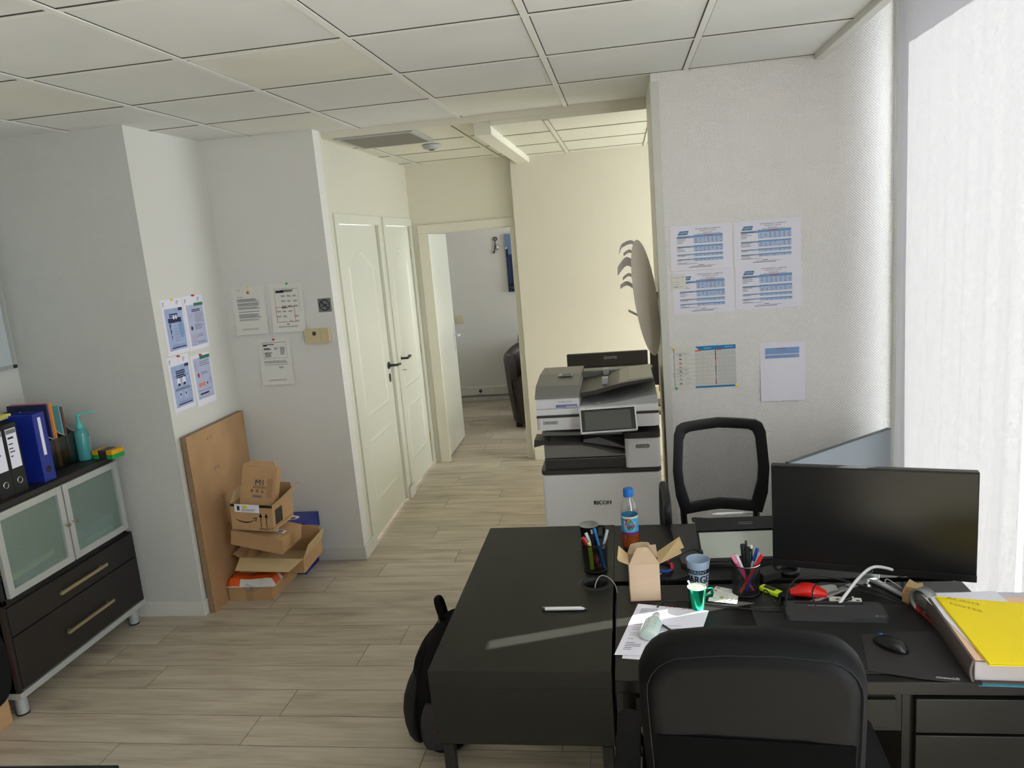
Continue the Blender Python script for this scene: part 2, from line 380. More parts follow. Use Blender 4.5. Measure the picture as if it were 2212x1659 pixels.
S('trim_4', (1.235, 1.3, 3.735, 3.8, 0, 2.9), TRIMW, bevel=.002)
# back office (behind the stub wall) and far office
b = MB(); b.box(2.2, 2.3, 4.2, 4.6, 0, 2.7, CREAM_P); b.box(2.2, 2.3, 6.2, 6.4, 0, 2.7, CREAM_P); b.box(2.2, 2.3, 4.6, 6.2, 0, .95, CREAM_P); b.box(2.2, 2.3, 4.6, 6.2, 2.25, 2.7, CREAM_P)
b.build('wall_back_office', kind='structure')
S('wall_back_office_front', (1.3, 2.3, 4.35, 4.45, 0, 2.7), CREAM_P)
window(3, 2.25, 4.6, 6.2, .95, 2.25, (.8,))
b = MB(); b.box(-2.4, -2.3, 6.47, 9.0, 0, 2.7, GREYW); b.box(-2.4, 1.6, 8.91, 9.05, 0, 2.7, GREYW)
b.box(1.5, 1.6, 6.47, 7.1, 0, 2.7, GREYW); b.box(1.5, 1.6, 8.5, 9, 0, 2.7, GREYW); b.box(1.5, 1.6, 7.1, 8.5, 0, .85, GREYW); b.box(1.5, 1.6, 7.1, 8.5, 2.35, 2.7, GREYW)
b.box(-2.4, -1.86, 6.39, 6.47, 0, 2.7, GREYW)
b.build('wall_far_office', kind='structure')
window(4, 1.55, 7.1, 8.5, .85, 2.35, (.7,))

# ceilings
def tile_ceiling(name, x0, x1, y0, y1, z, gx, gy, m, mb_, wbar=.024, alt=None):
    b = MB(); b.box(x0, x1, y0, y1, z + .004, z + .06, m)
    for x in gx:
        b.box(x - wbar / 2, x + wbar / 2, y0, y1, z - .0015, z + .004, mb_)
        b.box(x - wbar / 2 - .0035, x + wbar / 2 + .0035, y0, y1, z + .0025, z + .0045, GAP)
    for y in gy:
        b.box(x0, x1, y - .004, y + .004, z + .0025, z + .0045, GAP)
        b.box(x0, x1, y + .004, y + .024, z + .0005, z + .004, mb_)
    for (a, c, d, e) in (alt or []): b.box(a, c, d, e, z + .0022, z + .0042, CEILB)
    return b.build(name, kind='structure')
GX = [-2.667 - .599, -2.667, -2.068, -1.469, -.869, -.27, .33]; GY = [1.396 + .6012 * k for k in range(-6, 5)]
tile_ceiling('ceiling', -3.25, .92, -2.65, 4.45, CH, GX, GY, CEIL, TBAR, alt=[(-1.455, -.883, 2.64, 3.18), (-2.65, -2.082, 2.64, 3.18), (-.856, -.284, 3.84, 4.38), (-2.05, -1.483, 3.84, 4.28)])
tile_ceiling('ceiling_corridor_left', -1.9, -.80, 4.45, 6.45, 2.548, (-1.62, -.95), (5.02, 5.62, 6.2), CCEIL, CBAR)
tile_ceiling('ceiling_corridor_right', -.70, 2.3, 4.45, 6.45, 2.515, (-.385, .215, .815), (4.93, 5.53, 6.13), CCEIL, CBAR)
S('ceiling_far_office', (-2.4, 1.6, 6.45, 9.05, 2.55, 2.65), GREYW)
S('ceiling_window_niche', (.90, 1.5, -2.7, 3.85, 2.9, 2.98), PAINT)
S('trim_5', (.895, .935, -2.6, 3.8, 2.555, 2.92), TRIMW, bevel=.003)
S('trim_6', (-1.8, .172, 4.44, 4.47, 2.545, 2.7), CREAM_P)
S('trim_7', (-.80, -.70, 4.47, 6.38, 2.475, 2.6), CCEIL, bevel=.003)
b = MB(); b.box(-3.4, 1.5, -2.8, 4.4, 3.0, 3.1, PAINT); b.box(-3.4, 2.4, 4.4, 9.2, 2.72, 2.8, PAINT); b.build('ceiling_slab', kind='structure')
# blind rail under the ceiling edge and metal pin rows
# baseboards
def baseboard(n, pts, h=.085, t=.014, m=TRIMW):
    b = MB()
    for (x0, y0), (x1, y1) in pts: b.box(min(x0, x1), max(x0, x1), min(y0, y1), max(y0, y1), 0, h, m)
    b.build('baseboard_' + n, bevel=.004, kind='structure')
baseboard('pillar', [((-3.2, 3.566), (-2.356, 3.58)), ((-2.3695, 3.5805), (-2.3565, 4.2755))])
baseboard('alcove', [((-2.356, 4.276), (-1.676, 4.29))])
baseboard('left', [((-3.2, -2.6), (-3.186, 3.566))])
baseboard('stub', [((.156, 3.786), (1.3, 3.7995)), ((.156, 3.8), (.1695, 4.45))])
b = MB(); b.M = CW; b.box(0, .165, -.014, 0, 0, .085, TRIMW); b.box(1.1, 1.24, -.028, -.012, 0, .085, TRIMW); b.build('baseboard_corridor', bevel=.004, kind='structure')
baseboard('corridor_end', [((-.84, 6.28), (2.2, 6.3))], m=CREAM_P, h=.1)
baseboard('far_office', [((-2.3, 8.885), (1.5, 8.91))], h=.05, m=GREYW)
# cable trunking with a socket along the far wall
tr = T('cable_trunking', 'pale cable trunking along the foot of the far office wall', 'trunking', (-1.8, 8.91, .075))
bx('duct', (-.5, 3.2, -.05, 0, 0, .10), GREYW, tr, bevel=.004)
b = MB(); b.box(-.03, .07, -.056, -.05, .01, .09, WHITEP); b.cyl((.02, -.056, .05), (.02, -.0575, .05), .022, DGREY); b.build('socket', tr, bevel=.002)

# ------------------------------------------------------------ doors
def panel_door(n, u0, u1, hand):
    w = u1 - u0; d = T('door_%d' % n, None, None, kind='structure'); d.matrix_world = CW @ Matrix.Translation((u0, 0, 0))
    b = MB(); b.box(.003, w - .003, .012, .05, .012, 2.058, DOORW)
    # moulded panels: raised rings, upper panel with an arched top
    def ring(pts, wd, m):
        cx = sum(p[0] for p in pts) / len(pts); cz = sum(p[1] for p in pts) / len(pts); n_ = len(pts); vs = []
        for k, (sc, yy) in enumerate(((0, .012), (.45, .0045), (1, .012))):
            for (x, z) in pts:
                dx, dz = cx - x, cz - z; vs.append((x + (wd * sc if dx > 0 else -wd * sc), yy, z + (wd * sc if dz > 0 else -wd * sc)))
        fs = [(k * n_ + i, k * n_ + (i + 1) % n_, (k + 1) * n_ + (i + 1) % n_, (k + 1) * n_ + i) for k in (0, 1) for i in range(n_)]
        b.add(vs, fs, m)
    mx = .15 * w + .02; x0, x1 = mx, w - mx
    top = []
    for i in range(13):
        t = i / 12; x = x1 + (x0 - x1) * t
        top.append((x, 1.80 + .10 * (0.5 - 0.5 * math.cos(2 * PI * t)) ** 0.8))
    ring([(x0, .80), (x1, .80)] + top, .035, DOORW)
    ring([(x0, .22), (x1, .22), (x1, .66), (x0, .66)], .035, DOORW)
    b.build('door_leaf', d, bevel=.002)
    hx = w - .06 if hand > 0 else .065; dr = -1 if hand < 0 else 1
    h = MB(); h.cyl((hx, .012, 1.055), (hx, .004, 1.055), .026, DGREY, n=20); h.cyl((hx, .006, 1.055), (hx, -.05, 1.055), .009, DGREY)
    dd = 1 if hand < 0 else 1
    sgn = 1
    h.tube([(hx, -.05, 1.055), (hx + .03 * sgn * dd, -.052, 1.056), (hx + .11 * sgn * dd, -.048, 1.056), (hx + .125 * dd, -.03, 1.054)] if n == 2 else [(hx, -.05, 1.055), (hx - .0, -.055, 1.055), (hx + .06, -.058, 1.052), (hx + .075, -.056, 1.05)], .010, DGREY)
    h.build('door_handle', d, label='dark grey lever handle')
    k = MB(); k.prism([(hx + x, .012, z) for x, z in ell(0, .965, .019, .032, 18)], (0, -.006, 0), DGREY)
    if n == 2: k.cyl((hx, .006, .965), (hx, -.02, .965), .003, STEEL); k.lathe([(.004, -.004), (.012, -.001), (.012, .001), (.004, .004), (.004, -.004)], STEEL, c=(hx, -.024, .965), n=14)
    k.build('lock_plate', d)
    hg = MB()
    for z in (.25, 1.03, 1.83): hg.cyl((w + .0 if hand < 0 else .0, .006, z - .04), (w if hand < 0 else .0, .006, z + .04), .006, BRASS, n=8)
    hg.build('hinge', d)
panel_door(1, .237, 1.073, 1)
panel_door(2, 1.264, 2.028, -1)
d = T('door_3', None, None, (-1.632, 6.47, 0), math.radians(90.5), kind='structure')
bx('door_leaf', (0.01, .70, 0, .04, .012, 1.985), DOORW, d, bevel=.002)
b = MB(); b.box(.635, .665, -.006, 0, .88, 1.13, WHITEP); b.cyl((.65, 0, 1.03), (.65, -.05, 1.03), .008, WHITEP); b.tube([(.65, -.05, 1.03), (.64, -.055, 1.03), (.56, -.05, 1.025)], .009, WHITEP)
b.build('door_handle', d, bevel=.002)

# ------------------------------------------------------------ blinds
def blind(y0, y1, label, seed):
    R = random.Random(seed); X = 1.22; t = T('roller_blind', label, 'blind', (X, y0, 0), group=None)
    b = MB(); L = y1 - y0; ny, nz_ = max(12, int(L / .02)), 30; ph = [R.uniform(0, 6) for _ in range(4)]
    vs = []; uv = []
    for j in range(nz_ + 1):
        z = 2.86 - j * (2.86 - .05) / nz_
        for i in range(ny + 1):
            y = L * i / ny; a = .002 + .009 * max(0, (2.3 - z) / 2.1)
            x = a * (math.sin(y * 38 + ph[0] + .6 * math.sin(z * 2 + ph[1])) + .6 * math.sin(y * 71 + ph[2] + z))
            vs.append((x, y, z))
    fs = [(j * (ny + 1) + i, j * (ny + 1) + i + 1, (j + 1) * (ny + 1) + i + 1, (j + 1) * (ny + 1) + i) for j in range(nz_) for i in range(ny)]
    b.add(vs, fs, BLIND, True); b.build('fabric', t)
    b = MB(); b.cyl((0, -.01, 2.872), (0, L + .01, 2.872), .018, TRIMW); b.build('roller_tube', t)
    b = MB(); b.cyl((0, 0, .045), (0, L, .045), .01, TRIMW); b.build('bottom_bar', t)
    return t
blind(2.555, 3.718, 'white linen blind over the window, panel nearest the patterned wall', 1)
blind(.92, 2.508, 'white linen blind panel nearer the camera, past the sunlit slit', 2)
b = MB()
pts = [(1.165, 3.575, 2.86), (1.165, 3.575, 2.4), (1.165, 3.572, 1.95), (1.165, 3.585, 1.925), (1.165, 3.60, 1.95), (1.165, 3.60, 2.4), (1.165, 3.60, 2.86)]
b.tube(pts, .0016, WHITEP, n=6)
for k in range(90):
    for y in (3.575, 3.60): b.add([(1.165 + dx * .0026, y + dy * .0026, 2.85 - k * .01 + dz * .0026) for dx, dy, dz in ((1, 0, 0), (0, 1, 0), (-1, 0, 0), (0, -1, 0), (0, 0, 1), (0, 0, -1))], [(0, 1, 4), (1, 2, 4), (2, 3, 4), (3, 0, 4), (1, 0, 5), (2, 1, 5), (3, 2, 5), (0, 3, 5)], WHITEP, True)
b.build('bead_chain', label='white bead chain loop hanging beside the linen blind', cat='blind chain')

# ------------------------------------------------------------ corridor ceiling fittings
v = T('air_vent_grille', 'grey slatted air vent in the corridor ceiling', 'air vent', (-1.40, 4.735, 2.548))
b = MB(); b.box(-.24, .24, -.26, -.235, -.012, 0, LGREY); b.box(-.24, .24, .235, .26, -.012, 0, LGREY); b.box(-.24, -.215, -.235, .235, -.012, 0, LGREY); b.box(.215, .24, -.235, .235, -.012, 0, LGREY); b.build('frame', v)
b = MB()
for k in range(26): b.box(-.215, .215, -.228 + k * .0178, -.216 + k * .0178, -.010, -.004, mat('vent_slat_grey', (146, 143, 132), .6))
b.box(-.215, .215, -.235, .235, -.003, 0, DGREY); b.build('slats', v)
v = T('ceiling_detector', 'small round grey detector on the corridor ceiling', 'detector', (-1.235, 5.23, 2.548))
b = MB(); b.lathe([(.0, -.03), (.03, -.03), (.055, -.02), (.062, 0)], LGREY, n=24); b.build('housing', v)
b = MB(); b.lathe([(0, -.036), (.018, -.034), (.022, -.029)], DGREY, n=16); b.build('lens', v)

# ============================================================ LEFT SIDE
# ---- sideboard with glass doors (front faces +X)
def sideboard():
    t = T('sideboard', 'dark brown sideboard with frosted glass doors, two drawers and silver legs', 'sideboard', (-2.685, 2.655, 0)); t.scale = (1, 1, 1.018)
    L = .885
    # carcass: upper hutch slightly narrower than the drawer unit
    b = MB()
    b.box(-.42, -.018, 0, L, .12, .505, CABW)
    b.box(-.42, 0, .0, .02, .12, .505, CABW); b.box(-.42, 0, L - .02, L, .12, .505, CABW)
    b.box(-.41, -.02, .03, .05, .505, .93, CABW); b.box(-.41, -.02, L - .045, L - .02, .505, .93, CABW)
    b.box(-.41, -.395, .03, L - .02, .505, .93, CABW); b.box(-.41, -.02, .03, L - .02, .505, .53, CABW); b.box(-.395, -.05, .45, .465, .53, .905, CABW)
    b.build('carcass', t, bevel=.002)
    bx('top', (-.415, -.004, .025, L - .015, .905, .93), CABW, t, bevel=.002)
    b = MB(); b.box(-.42, .004, -.003, L + .003, .092, .12, ALU); b.build('base_rail', t, bevel=.002)
    for x in (-.36, -.05):
        for y in (.045, L - .045):
            b = MB(); b.cyl((x, y, .006), (x, y, .092), .025, ALU, n=24); b.cyl((x, y, 0), (x, y, .007), .027, BLKP, n=24); b.build('leg', t)
    for z0, z1, hz in ((.372, .498, .432), (.128, .366, .24)):
        d = bx('drawer', (-.016, .002, .022, L - .022, z0, z1), CABW, t, bevel=.0015)
        b = MB(); b.box(.016, .030, .30, .63, hz - .007, hz + .007, BRASS); b.box(.002, .018, .32, .335, hz - .005, hz + .005, BRASS); b.box(.002, .018, .595, .61, hz - .005, hz + .005, BRASS)
        b.build('handle', d, bevel=.001, label='satin metal bar handle')
    for y0, y1, ky in ((.052, .452, .432), (.462, .862, .482)):
        d = bx('door', (-.012, -.008, y0 + .02, y1 - .02, .545, .885), FROST, t)
        b = MB(); z0, z1, w = .53, .90, .032
        b.box(-.016, .004, y0, y0 + w, z0, z1, ALU); b.box(-.016, .004, y1 - w, y1, z0, z1, ALU); b.box(-.016, .004, y0 + w, y1 - w, z0, z0 + w, ALU); b.box(-.016, .004, y0 + w, y1 - w, z1 - w, z1, ALU)
        b.build('frame', d, bevel=.001)
        b = MB(); b.cyl((.004, ky, .715), (.02, ky, .715), .004, STEEL); b.cyl((.02, ky, .715), (.03, ky, .715), .009, STEEL); b.build('knob', d)
def frost():
    m = bpy.data.materials.new('frosted_glass'); m.use_nodes = True; nt = m.node_tree; N = nt.nodes; L = nt.links; N.remove(N['Principled BSDF'])
    t = N.new('ShaderNodeBsdfTransparent'); t.inputs[0].default_value = (.80, .92, .88, 1); d = N.new('ShaderNodeBsdfDiffuse'); d.inputs[0].default_value = rgb(150, 168, 158)
    g = N.new('ShaderNodeBsdfGlossy'); g.inputs['Roughness'].default_value = .25
    a = N.new('ShaderNodeMixShader'); a.inputs[0].default_value = .42; L.new(t.outputs[0], a.inputs[1]); L.new(d.outputs[0], a.inputs[2])
    c = N.new('ShaderNodeMixShader'); c.inputs[0].default_value = .07; L.new(a.outputs[0], c.inputs[1]); L.new(g.outputs[0], c.inputs[2]); L.new(c.outputs[0], N['Material Output'].inputs[0]); return m
FROST = frost()
sideboard()
b = MB(); b.box(0, .24, 0, .30, 0, .045, mat('blue_folder', (50, 110, 170), .6)); b.build('folder_stack', loc=(-2.985, 2.785, .541), rot=.15, bevel=.003, label='blue folders lying behind the left frosted glass door', cat='folders')
b = MB(); b.box(0, .25, 0, .30, 0, .03, mat('cream_folder', (226, 214, 160), .7)); b.build('folder_stack', loc=(-2.975, 2.755, .587), rot=.1, bevel=.003, label='cream paper stack lying on blue folders behind the left glass door', cat='folders')
b = MB(); b.box(0, .25, 0, .30, 0, .05, PAPERW); b.build('paper_stack', loc=(-2.965, 3.155, .541), rot=0, bevel=.003, label='pale papers stacked low behind the right frosted glass door', cat='papers')
b = MB(); b.box(0, .25, 0, .30, 0, .06, mat('blue_folder', (50, 110, 170), .6)); b.build('folder_stack', loc=(-2.965, 3.165, .592), rot=.0, bevel=.003, label='blue folders on pale papers behind the right frosted glass door', cat='folders')

# ---- lever arch binders standing on the sideboard, spine to the room (+X)
ZT = .947
def binder(x, y, w, col, label, lab, ring=True, h=.315, group=None, rz=0):
    t = T('lever_arch_binder', label, 'binder', (x, y, ZT), rz, group)
    D = .285
    b = MB(); b.box(-D, 0, 0, .003, 0, h, col); b.box(-D, 0, w - .003, w, 0, h, col); b.box(-.004, 0, .003, w - .003, 0, h, col); b.build('cover', t, bevel=.001)
    b = MB(); b.box(-D + .02, -.006, .012, w - .012, .008, h - .022, PAPERW); b.build('pages', t)
    b = MB()
    if lab == 'wide':
        b.box(0, .0012, .010, w - .010, .115, h - .022, PAPER); b.box(.0012, .0016, .012, w - .012, h - .045, h - .026, INKL)
        for k, (z, l) in enumerate(((.25, .7), (.225, .5), (.205, .45), (.19, .6), (.17, .3))): b.box(.0012, .0016, .016, .016 + (w - .032) * l, z - .003, z + .002 + (.004 if k == 0 else 0), INK)
    else: b.box(0, .0012, .028, .046, .125, h - .02, PAPER)
    b.build('spine_label', t)
    b = MB(); n = 20; r0, r1 = .012, .0155
    b.add([(.0, w / 2 + r * math.cos(2 * PI * i / n), .055 + r * math.sin(2 * PI * i / n)) if k == 0 else (.003, w / 2 + r * math.cos(2 * PI * i / n), .055 + r * math.sin(2 * PI * i / n)) for k, r in ((0, r1), (1, (r0 + r1) / 2), (0, r0)) for i in range(n)],
          [(k * n + i, k * n + (i + 1) % n, (k + 1) * n + (i + 1) % n, (k + 1) * n + i) for k in (0, 1) for i in range(n)], STEEL if ring else BLKP, True)
    b.prism([(.0008, w / 2 + r0 * math.cos(2 * PI * i / n), .055 + r0 * math.sin(2 * PI * i / n)) for i in range(n)], (.0004, 0, 0), BLKP)
    b.build('finger_ring', t)
    return t
BINB = mat('black_marbled_board', (30, 30, 30), .6, var=.3, varscale=60); BINU = mat('blue_board', (24, 44, 140), .4)
binder(-2.735, 2.825, .078, BINB, 'black binder with white spine label at the left edge of the photo', 'wide', group='binders on the sideboard')
binder(-2.735, 2.905, .078, BINB, 'black binder with white spine label, standing against the blue binder', 'wide', group='binders on the sideboard')
binder(-2.72, 3.065, .075, BINU, 'glossy blue binder with narrow white spine label on the sideboard', 'narrow', False, h=.325, group='binders on the sideboard')
bx('yellow_notepad', (0, .15, 0, .12, 0, .02), mat('pale_yellow_pad', (214, 206, 110), .8), loc=(-2.98, 2.95, ZT + .3155), rot=.1, bevel=.001, label='yellow note pad lying on top of the binders', cat='notepad')
# magazine files (smoked plastic) with folders inside
SMOKE = glass_mat('smoked_plastic', (.58, .59, .57), .12, .2)
def magfile(y, label, w=.075):
    t = T('magazine_file', label, 'magazine file', (-2.815, y, ZT), 0, 'smoked magazine files on the sideboard')
    H, D, lo = .30, .25, .155; b = MB()
    side = [(0, 0), (-D, 0), (-D, H), (-D * .62, H), (-.03, lo + .012), (0, lo)]
    for yy in (0, w - .002): b.prism([(x, yy, z) for x, z in side], (0, .002, 0), SMOKE)
    b.box(-D, -D + .002, .002, w - .002, 0, H, SMOKE); b.box(-.002, 0, .002, w - .002, 0, lo, SMOKE); b.box(-D, 0, .002, w - .002, 0, .003, SMOKE); b.build('shell', t)
    b = MB(); P = [(-D * .62, 0, H), (-.03, 0, lo + .012), (0, 0, lo)]
    for yy in (.001, w - .001): b.tube([(x, yy, z) for x, _, z in P], .0022, LGREY, n=5, smooth=False)
    b.build('rim', t)
    return t
magfile(3.203, 'smoked magazine file with charcoal folders, beside the blue binder')
magfile(3.281, 'smoked magazine file holding the navy notebook')
magfile(3.359, 'smoked magazine file nearest the sanitizer bottle')
NAVY = mat('navy_cover', (26, 34, 74), .5)
for (dy, y, hh, dd, m, lab, cat) in ((.03, 3.217, .235, .215, mat('charcoal_folder', (66, 66, 64), .7), 'charcoal folders in the magazine file beside the blue binder', 'folders'),
        (.012, 3.291, .325, .215, NAVY, 'navy notebook with small white emblem standing in magazine file', 'notebook'),
        (.005, 3.309, .33, .21, mat('pink_folder', (214, 130, 140), .7), 'pink folder just behind the navy notebook', 'folder'),
        (.014, 3.318, .325, .205, mat('amber_folder', (214, 150, 30), .7), 'amber yellow folder standing beside the pink one', 'folder'),
        (.01, 3.370, .30, .205, mat('teal_notebook', (110, 170, 180), .7), 'pale teal notebook standing in the last magazine file', 'notebook'),
        (.012, 3.388, .29, .2, mat('brown_notebook', (120, 80, 70), .7), 'brown spiral notebook in the last magazine file', 'notebook')):
    b = MB(); b.box(-dd - .01, -.01, 0, dy, 0, hh, m)
    if cat == 'notebook' and m is NAVY:
        b.prism([(-.075 + x, -.0004, .26 + z) for x, z in ell(0, 0, .011, .014, 14)], (0, -.0006, 0), PAPERW); b.box(-.09, -.06, -.001, 0, .225, .229, INKL)
    b.build('notebook' if cat == 'notebook' else 'folder', loc=(-2.825, y, ZT + .004), bevel=.0008, label=lab, cat=cat)
# sanitizer pump bottle
t = T('pump_bottle', 'turquoise sanitizer bottle with long pump spout on the sideboard', 'bottle', (-2.80, 3.449, ZT))
TEAL = mat('teal_liquid', (80, 160, 160), .25, coat=.3); TEALP = mat('turquoise_plastic', (90, 200, 190), .35)
b = MB(); b.lathe([(.001, 0), (.033, 0), (.036, .006), (.036, .13), (.034, .15), (.018, .165), (.014, .17)], TEAL, n=24, sy=.9); b.build('body', t)
b = MB(); b.lathe([(.016, .168), (.017, .172), (.017, .186), (.010, .196), (.006, .20), (.006, .225), (.009, .228), (.012, .232), (.012, .238), (.001, .241)], TEALP, n=18, cap=True)
b.tube([(.0, .005, .236), (.02, .04, .240), (.03, .065, .237), (.033, .075, .226)], .0045, TEALP); b.build('pump', t)
b = MB(); b.rings([[(.0365 * math.cos(a), .0335 * math.sin(a), z) for z in (.03, .12)] for a in [x * .1 for x in range(2, 14)]], PAPERW, cap=False); b.build('label_sticker', t)
def cartridge(z, col, label):
    t = T('tack_box', label, 'box', (-2.755, 3.42, z), math.radians(-8), 'small plastic boxes on the sideboard')
    b = MB(); b.box(0, .12, .025, .10, 0, .022, DGREY); b.build('middle_band', t, bevel=.002)
    for x0, x1 in ((-.0, .03), (.095, .125)): pass
    b = MB(); b.box(-.002, .034, .022, .102, -.0, .0225, col); b.build('end_cap', t, bevel=.002)
    b = MB(); b.box(.088, .126, .022, .102, -.0, .0225, col); b.build('end_cap', t, bevel=.002)
cartridge(ZT, GREEN, 'small green and grey plastic box under the yellow one on sideboard')
cartridge(ZT + .0225, mat('amber_plastic', (230, 170, 20), .4), 'small yellow and grey plastic box stacked on the green one')

# ---- whiteboard on the left wall
t = T('whiteboard', 'framed whiteboard on the wall at the left edge of the photo', 'whiteboard', (-3.2, 3.545, 1.445))
bx('board', (0, .012, -1.2, 0, 0, .9), mat('whiteboard_enamel', (200, 210, 212), .25), t)
b = MB(); b.box(0, .018, -1.2, 0, -.012, .008, ALU); b.box(0, .018, -1.2, 0, .895, .912, ALU); b.box(0, .018, -.008, .012, -.012, .912, ALU); b.build('frame', t, bevel=.001)
for z in (-.012, .895): bx('corner_cap', (0, .02, -.012, .014, z, z + .019), BLKP, t, bevel=.002)

# ---- things at the far left, half out of the picture
t = T('cardboard_box', 'tall cardboard box standing behind the black chair, left of the sideboard', 'box', (-3.065, 2.385, 0))
b = MB(); b.box(0, .33, 0, .255, 0, .515, CARD); b.build('body', t, bevel=.002); bx('tape', (.3301, .3306, .10, .15, 0, .5), mat('brown_tape', (170, 140, 100), .3), t)
b = MB(); b.prism([(0, .08, .262), (0, .215, .266), (0, .242, .235), (0, .20, .165), (0, .08, .15)], (.006, 0, 0), mat('crimson_card', (206, 20, 56), .5)); b.build('card_flap', loc=(-2.7345, 2.402, 0), bevel=.001, label='crimson card stuck on the cardboard box left of the sideboard', cat='card')

def small_desk():
    t = T('low_table', 'black table whose corner shows at the bottom left of the photo', 'table', (-1.24, 1.445, 0), math.radians(2.5))
    bx('tabletop', (-.95, 0, -.6, 0, .715, .74), BLKW, t, bevel=.003)
    for x in (-.93, -.06):
        for y in (-.58, -.06): bx('leg', (x, x + .04, y, y + .04, 0, .715), BLKM, t, bevel=.002)
small_desk()
def padded_chair():
    t = T('office_chair', 'black office chair cut off by the left edge of the photo', 'chair', (-2.35, 2.02, 0), math.radians(180))
    b = MB(); pts = rrect(.50, .40, .16, 8, 0, .20)
    b.prism([(x, -.04 - .0, z + .44) for x, z in pts], (0, .07, 0), BLKF); b.build('backrest', t, bevel=.02, seg=4)
    b = MB(); b.prism([(x, y + .27, .42) for x, y in rrect(.50, .46, .08, 6)], (0, 0, .08), BLKF); b.build('seat', t, bevel=.02, seg=3)
    b = MB(); b.tube([(0, -.05, .62), (0, -.07, .45), (0, .05, .38), (0, .2, .38)], .018, BLKP); b.build('back_support', t)
    for s in (-1, 1):
        b = MB(); b.tube([(s * .26, .2, .42), (s * .285, .2, .5), (s * .285, .15, .66), (s * .285, .32, .67)], .014, BLKP); b.build('armrest', t)
    b = MB(); b.cyl((0, .25, .09), (0, .25, .42), .025, STEEL); b.build('gas_column', t)
    base = MB()
    for k in range(5):
        a = math.radians(72 * k + 20); base.tube([(0, .25, .11), (.28 * math.cos(a), .25 + .28 * math.sin(a), .07)], [.022, .014], BLKP)
    base.build('star_base', t)
    for k in range(5):
        a = math.radians(72 * k + 20); x, y = .28 * math.cos(a), .25 + .28 * math.sin(a); w = MB(); w.cyl((x - .015, y, .025), (x + .015, y, .025), .025, BLKP); w.cyl((x, y, .03), (x, y, .07), .006, STEEL); w.build('caster', t)
padded_chair()

# ---- plywood panel against the pillar side
t = T('plywood_panel', 'tall brown plywood panel leaning upright against the white pillar', 'panel', (-2.354, 3.605, 0))
b = MB(); b.hexa([(0, 0, 0), (.035, 0.0, 0), (.035, .60, 0), (0, .60, 0), (0, 0, 1.0), (.03, .0, 1.0), (.03, .625, 1.0), (0, .625, 1.0)], WOODP)
b.mats.append(WOODE); b.mi[2] = 1; b.mi[1] = 1; b.build('board', t, bevel=.001)
b = MB()
for k, (y, z) in enumerate(((.20, .94), (.225, .76), (.25, .585), (.275, .41), (.30, .255), (.325, .12))):
    for q, ch in enumerate('819'):
        vs, fs, w, h = text_mesh(ch); xx = .0352 - .005 * z
        b.add([(xx, y + q * .02 + v.x * .020, z + v.y * .024 - q * 0) for v in vs], fs, INK)
b.build('stamped_numbers', t)

# ---- posters on the pillar side (face +X) ; local x runs to +Y
def sheet(name, label, cat, w, h, loc, rot=0, group=None, tilt=0, m=None, curl=.0):
    b = MB(); m = m or PAPER; n = 8
    vs = []; 
    for j in range(n + 1):
        z = h * j / n; yb = -curl * (1 - j / n) ** 2
        for x in (0, w): vs.append((x, yb, z))
    b.add(vs, [(2 * j, 2 * j + 1, 2 * j + 3, 2 * j + 2) for j in range(n)], m, True)
    e = Euler((0, tilt, rot), 'XYZ')
    return b, dict(name=name, loc=loc, rot=e, label=label, cat=cat, group=group)
def fin(b, d, parent=None): return b.build(d['name'], loc=d['loc'], rot=d['rot'], label=d['label'], cat=d['cat'], group=d['group'])
def pin(loc, d, col, label):
    """push pin: d = outward direction"""
    b = MB(); d = Vector(d); b.cyl((0, 0, 0), d * .004, .0055, col, n=12); b.cyl(d * .004, d * .012, .0032, col, n=10); b.cyl(d * .012, d * .014, .005, col, n=12)
    return b.build('push_pin', loc=loc, label=label, cat='push pin', group='push pins')
PBLUE = mat('poster_blue', (168, 184, 222), .8, var=.12, varscale=14); PVIO = mat('poster_lilac', (186, 190, 218), .8); PGRN = mat('poster_green', (50, 120, 80), .8); PDK = mat('poster_navy', (44, 50, 84), .8); PORG = mat('poster_orange', (226, 130, 110), .8)
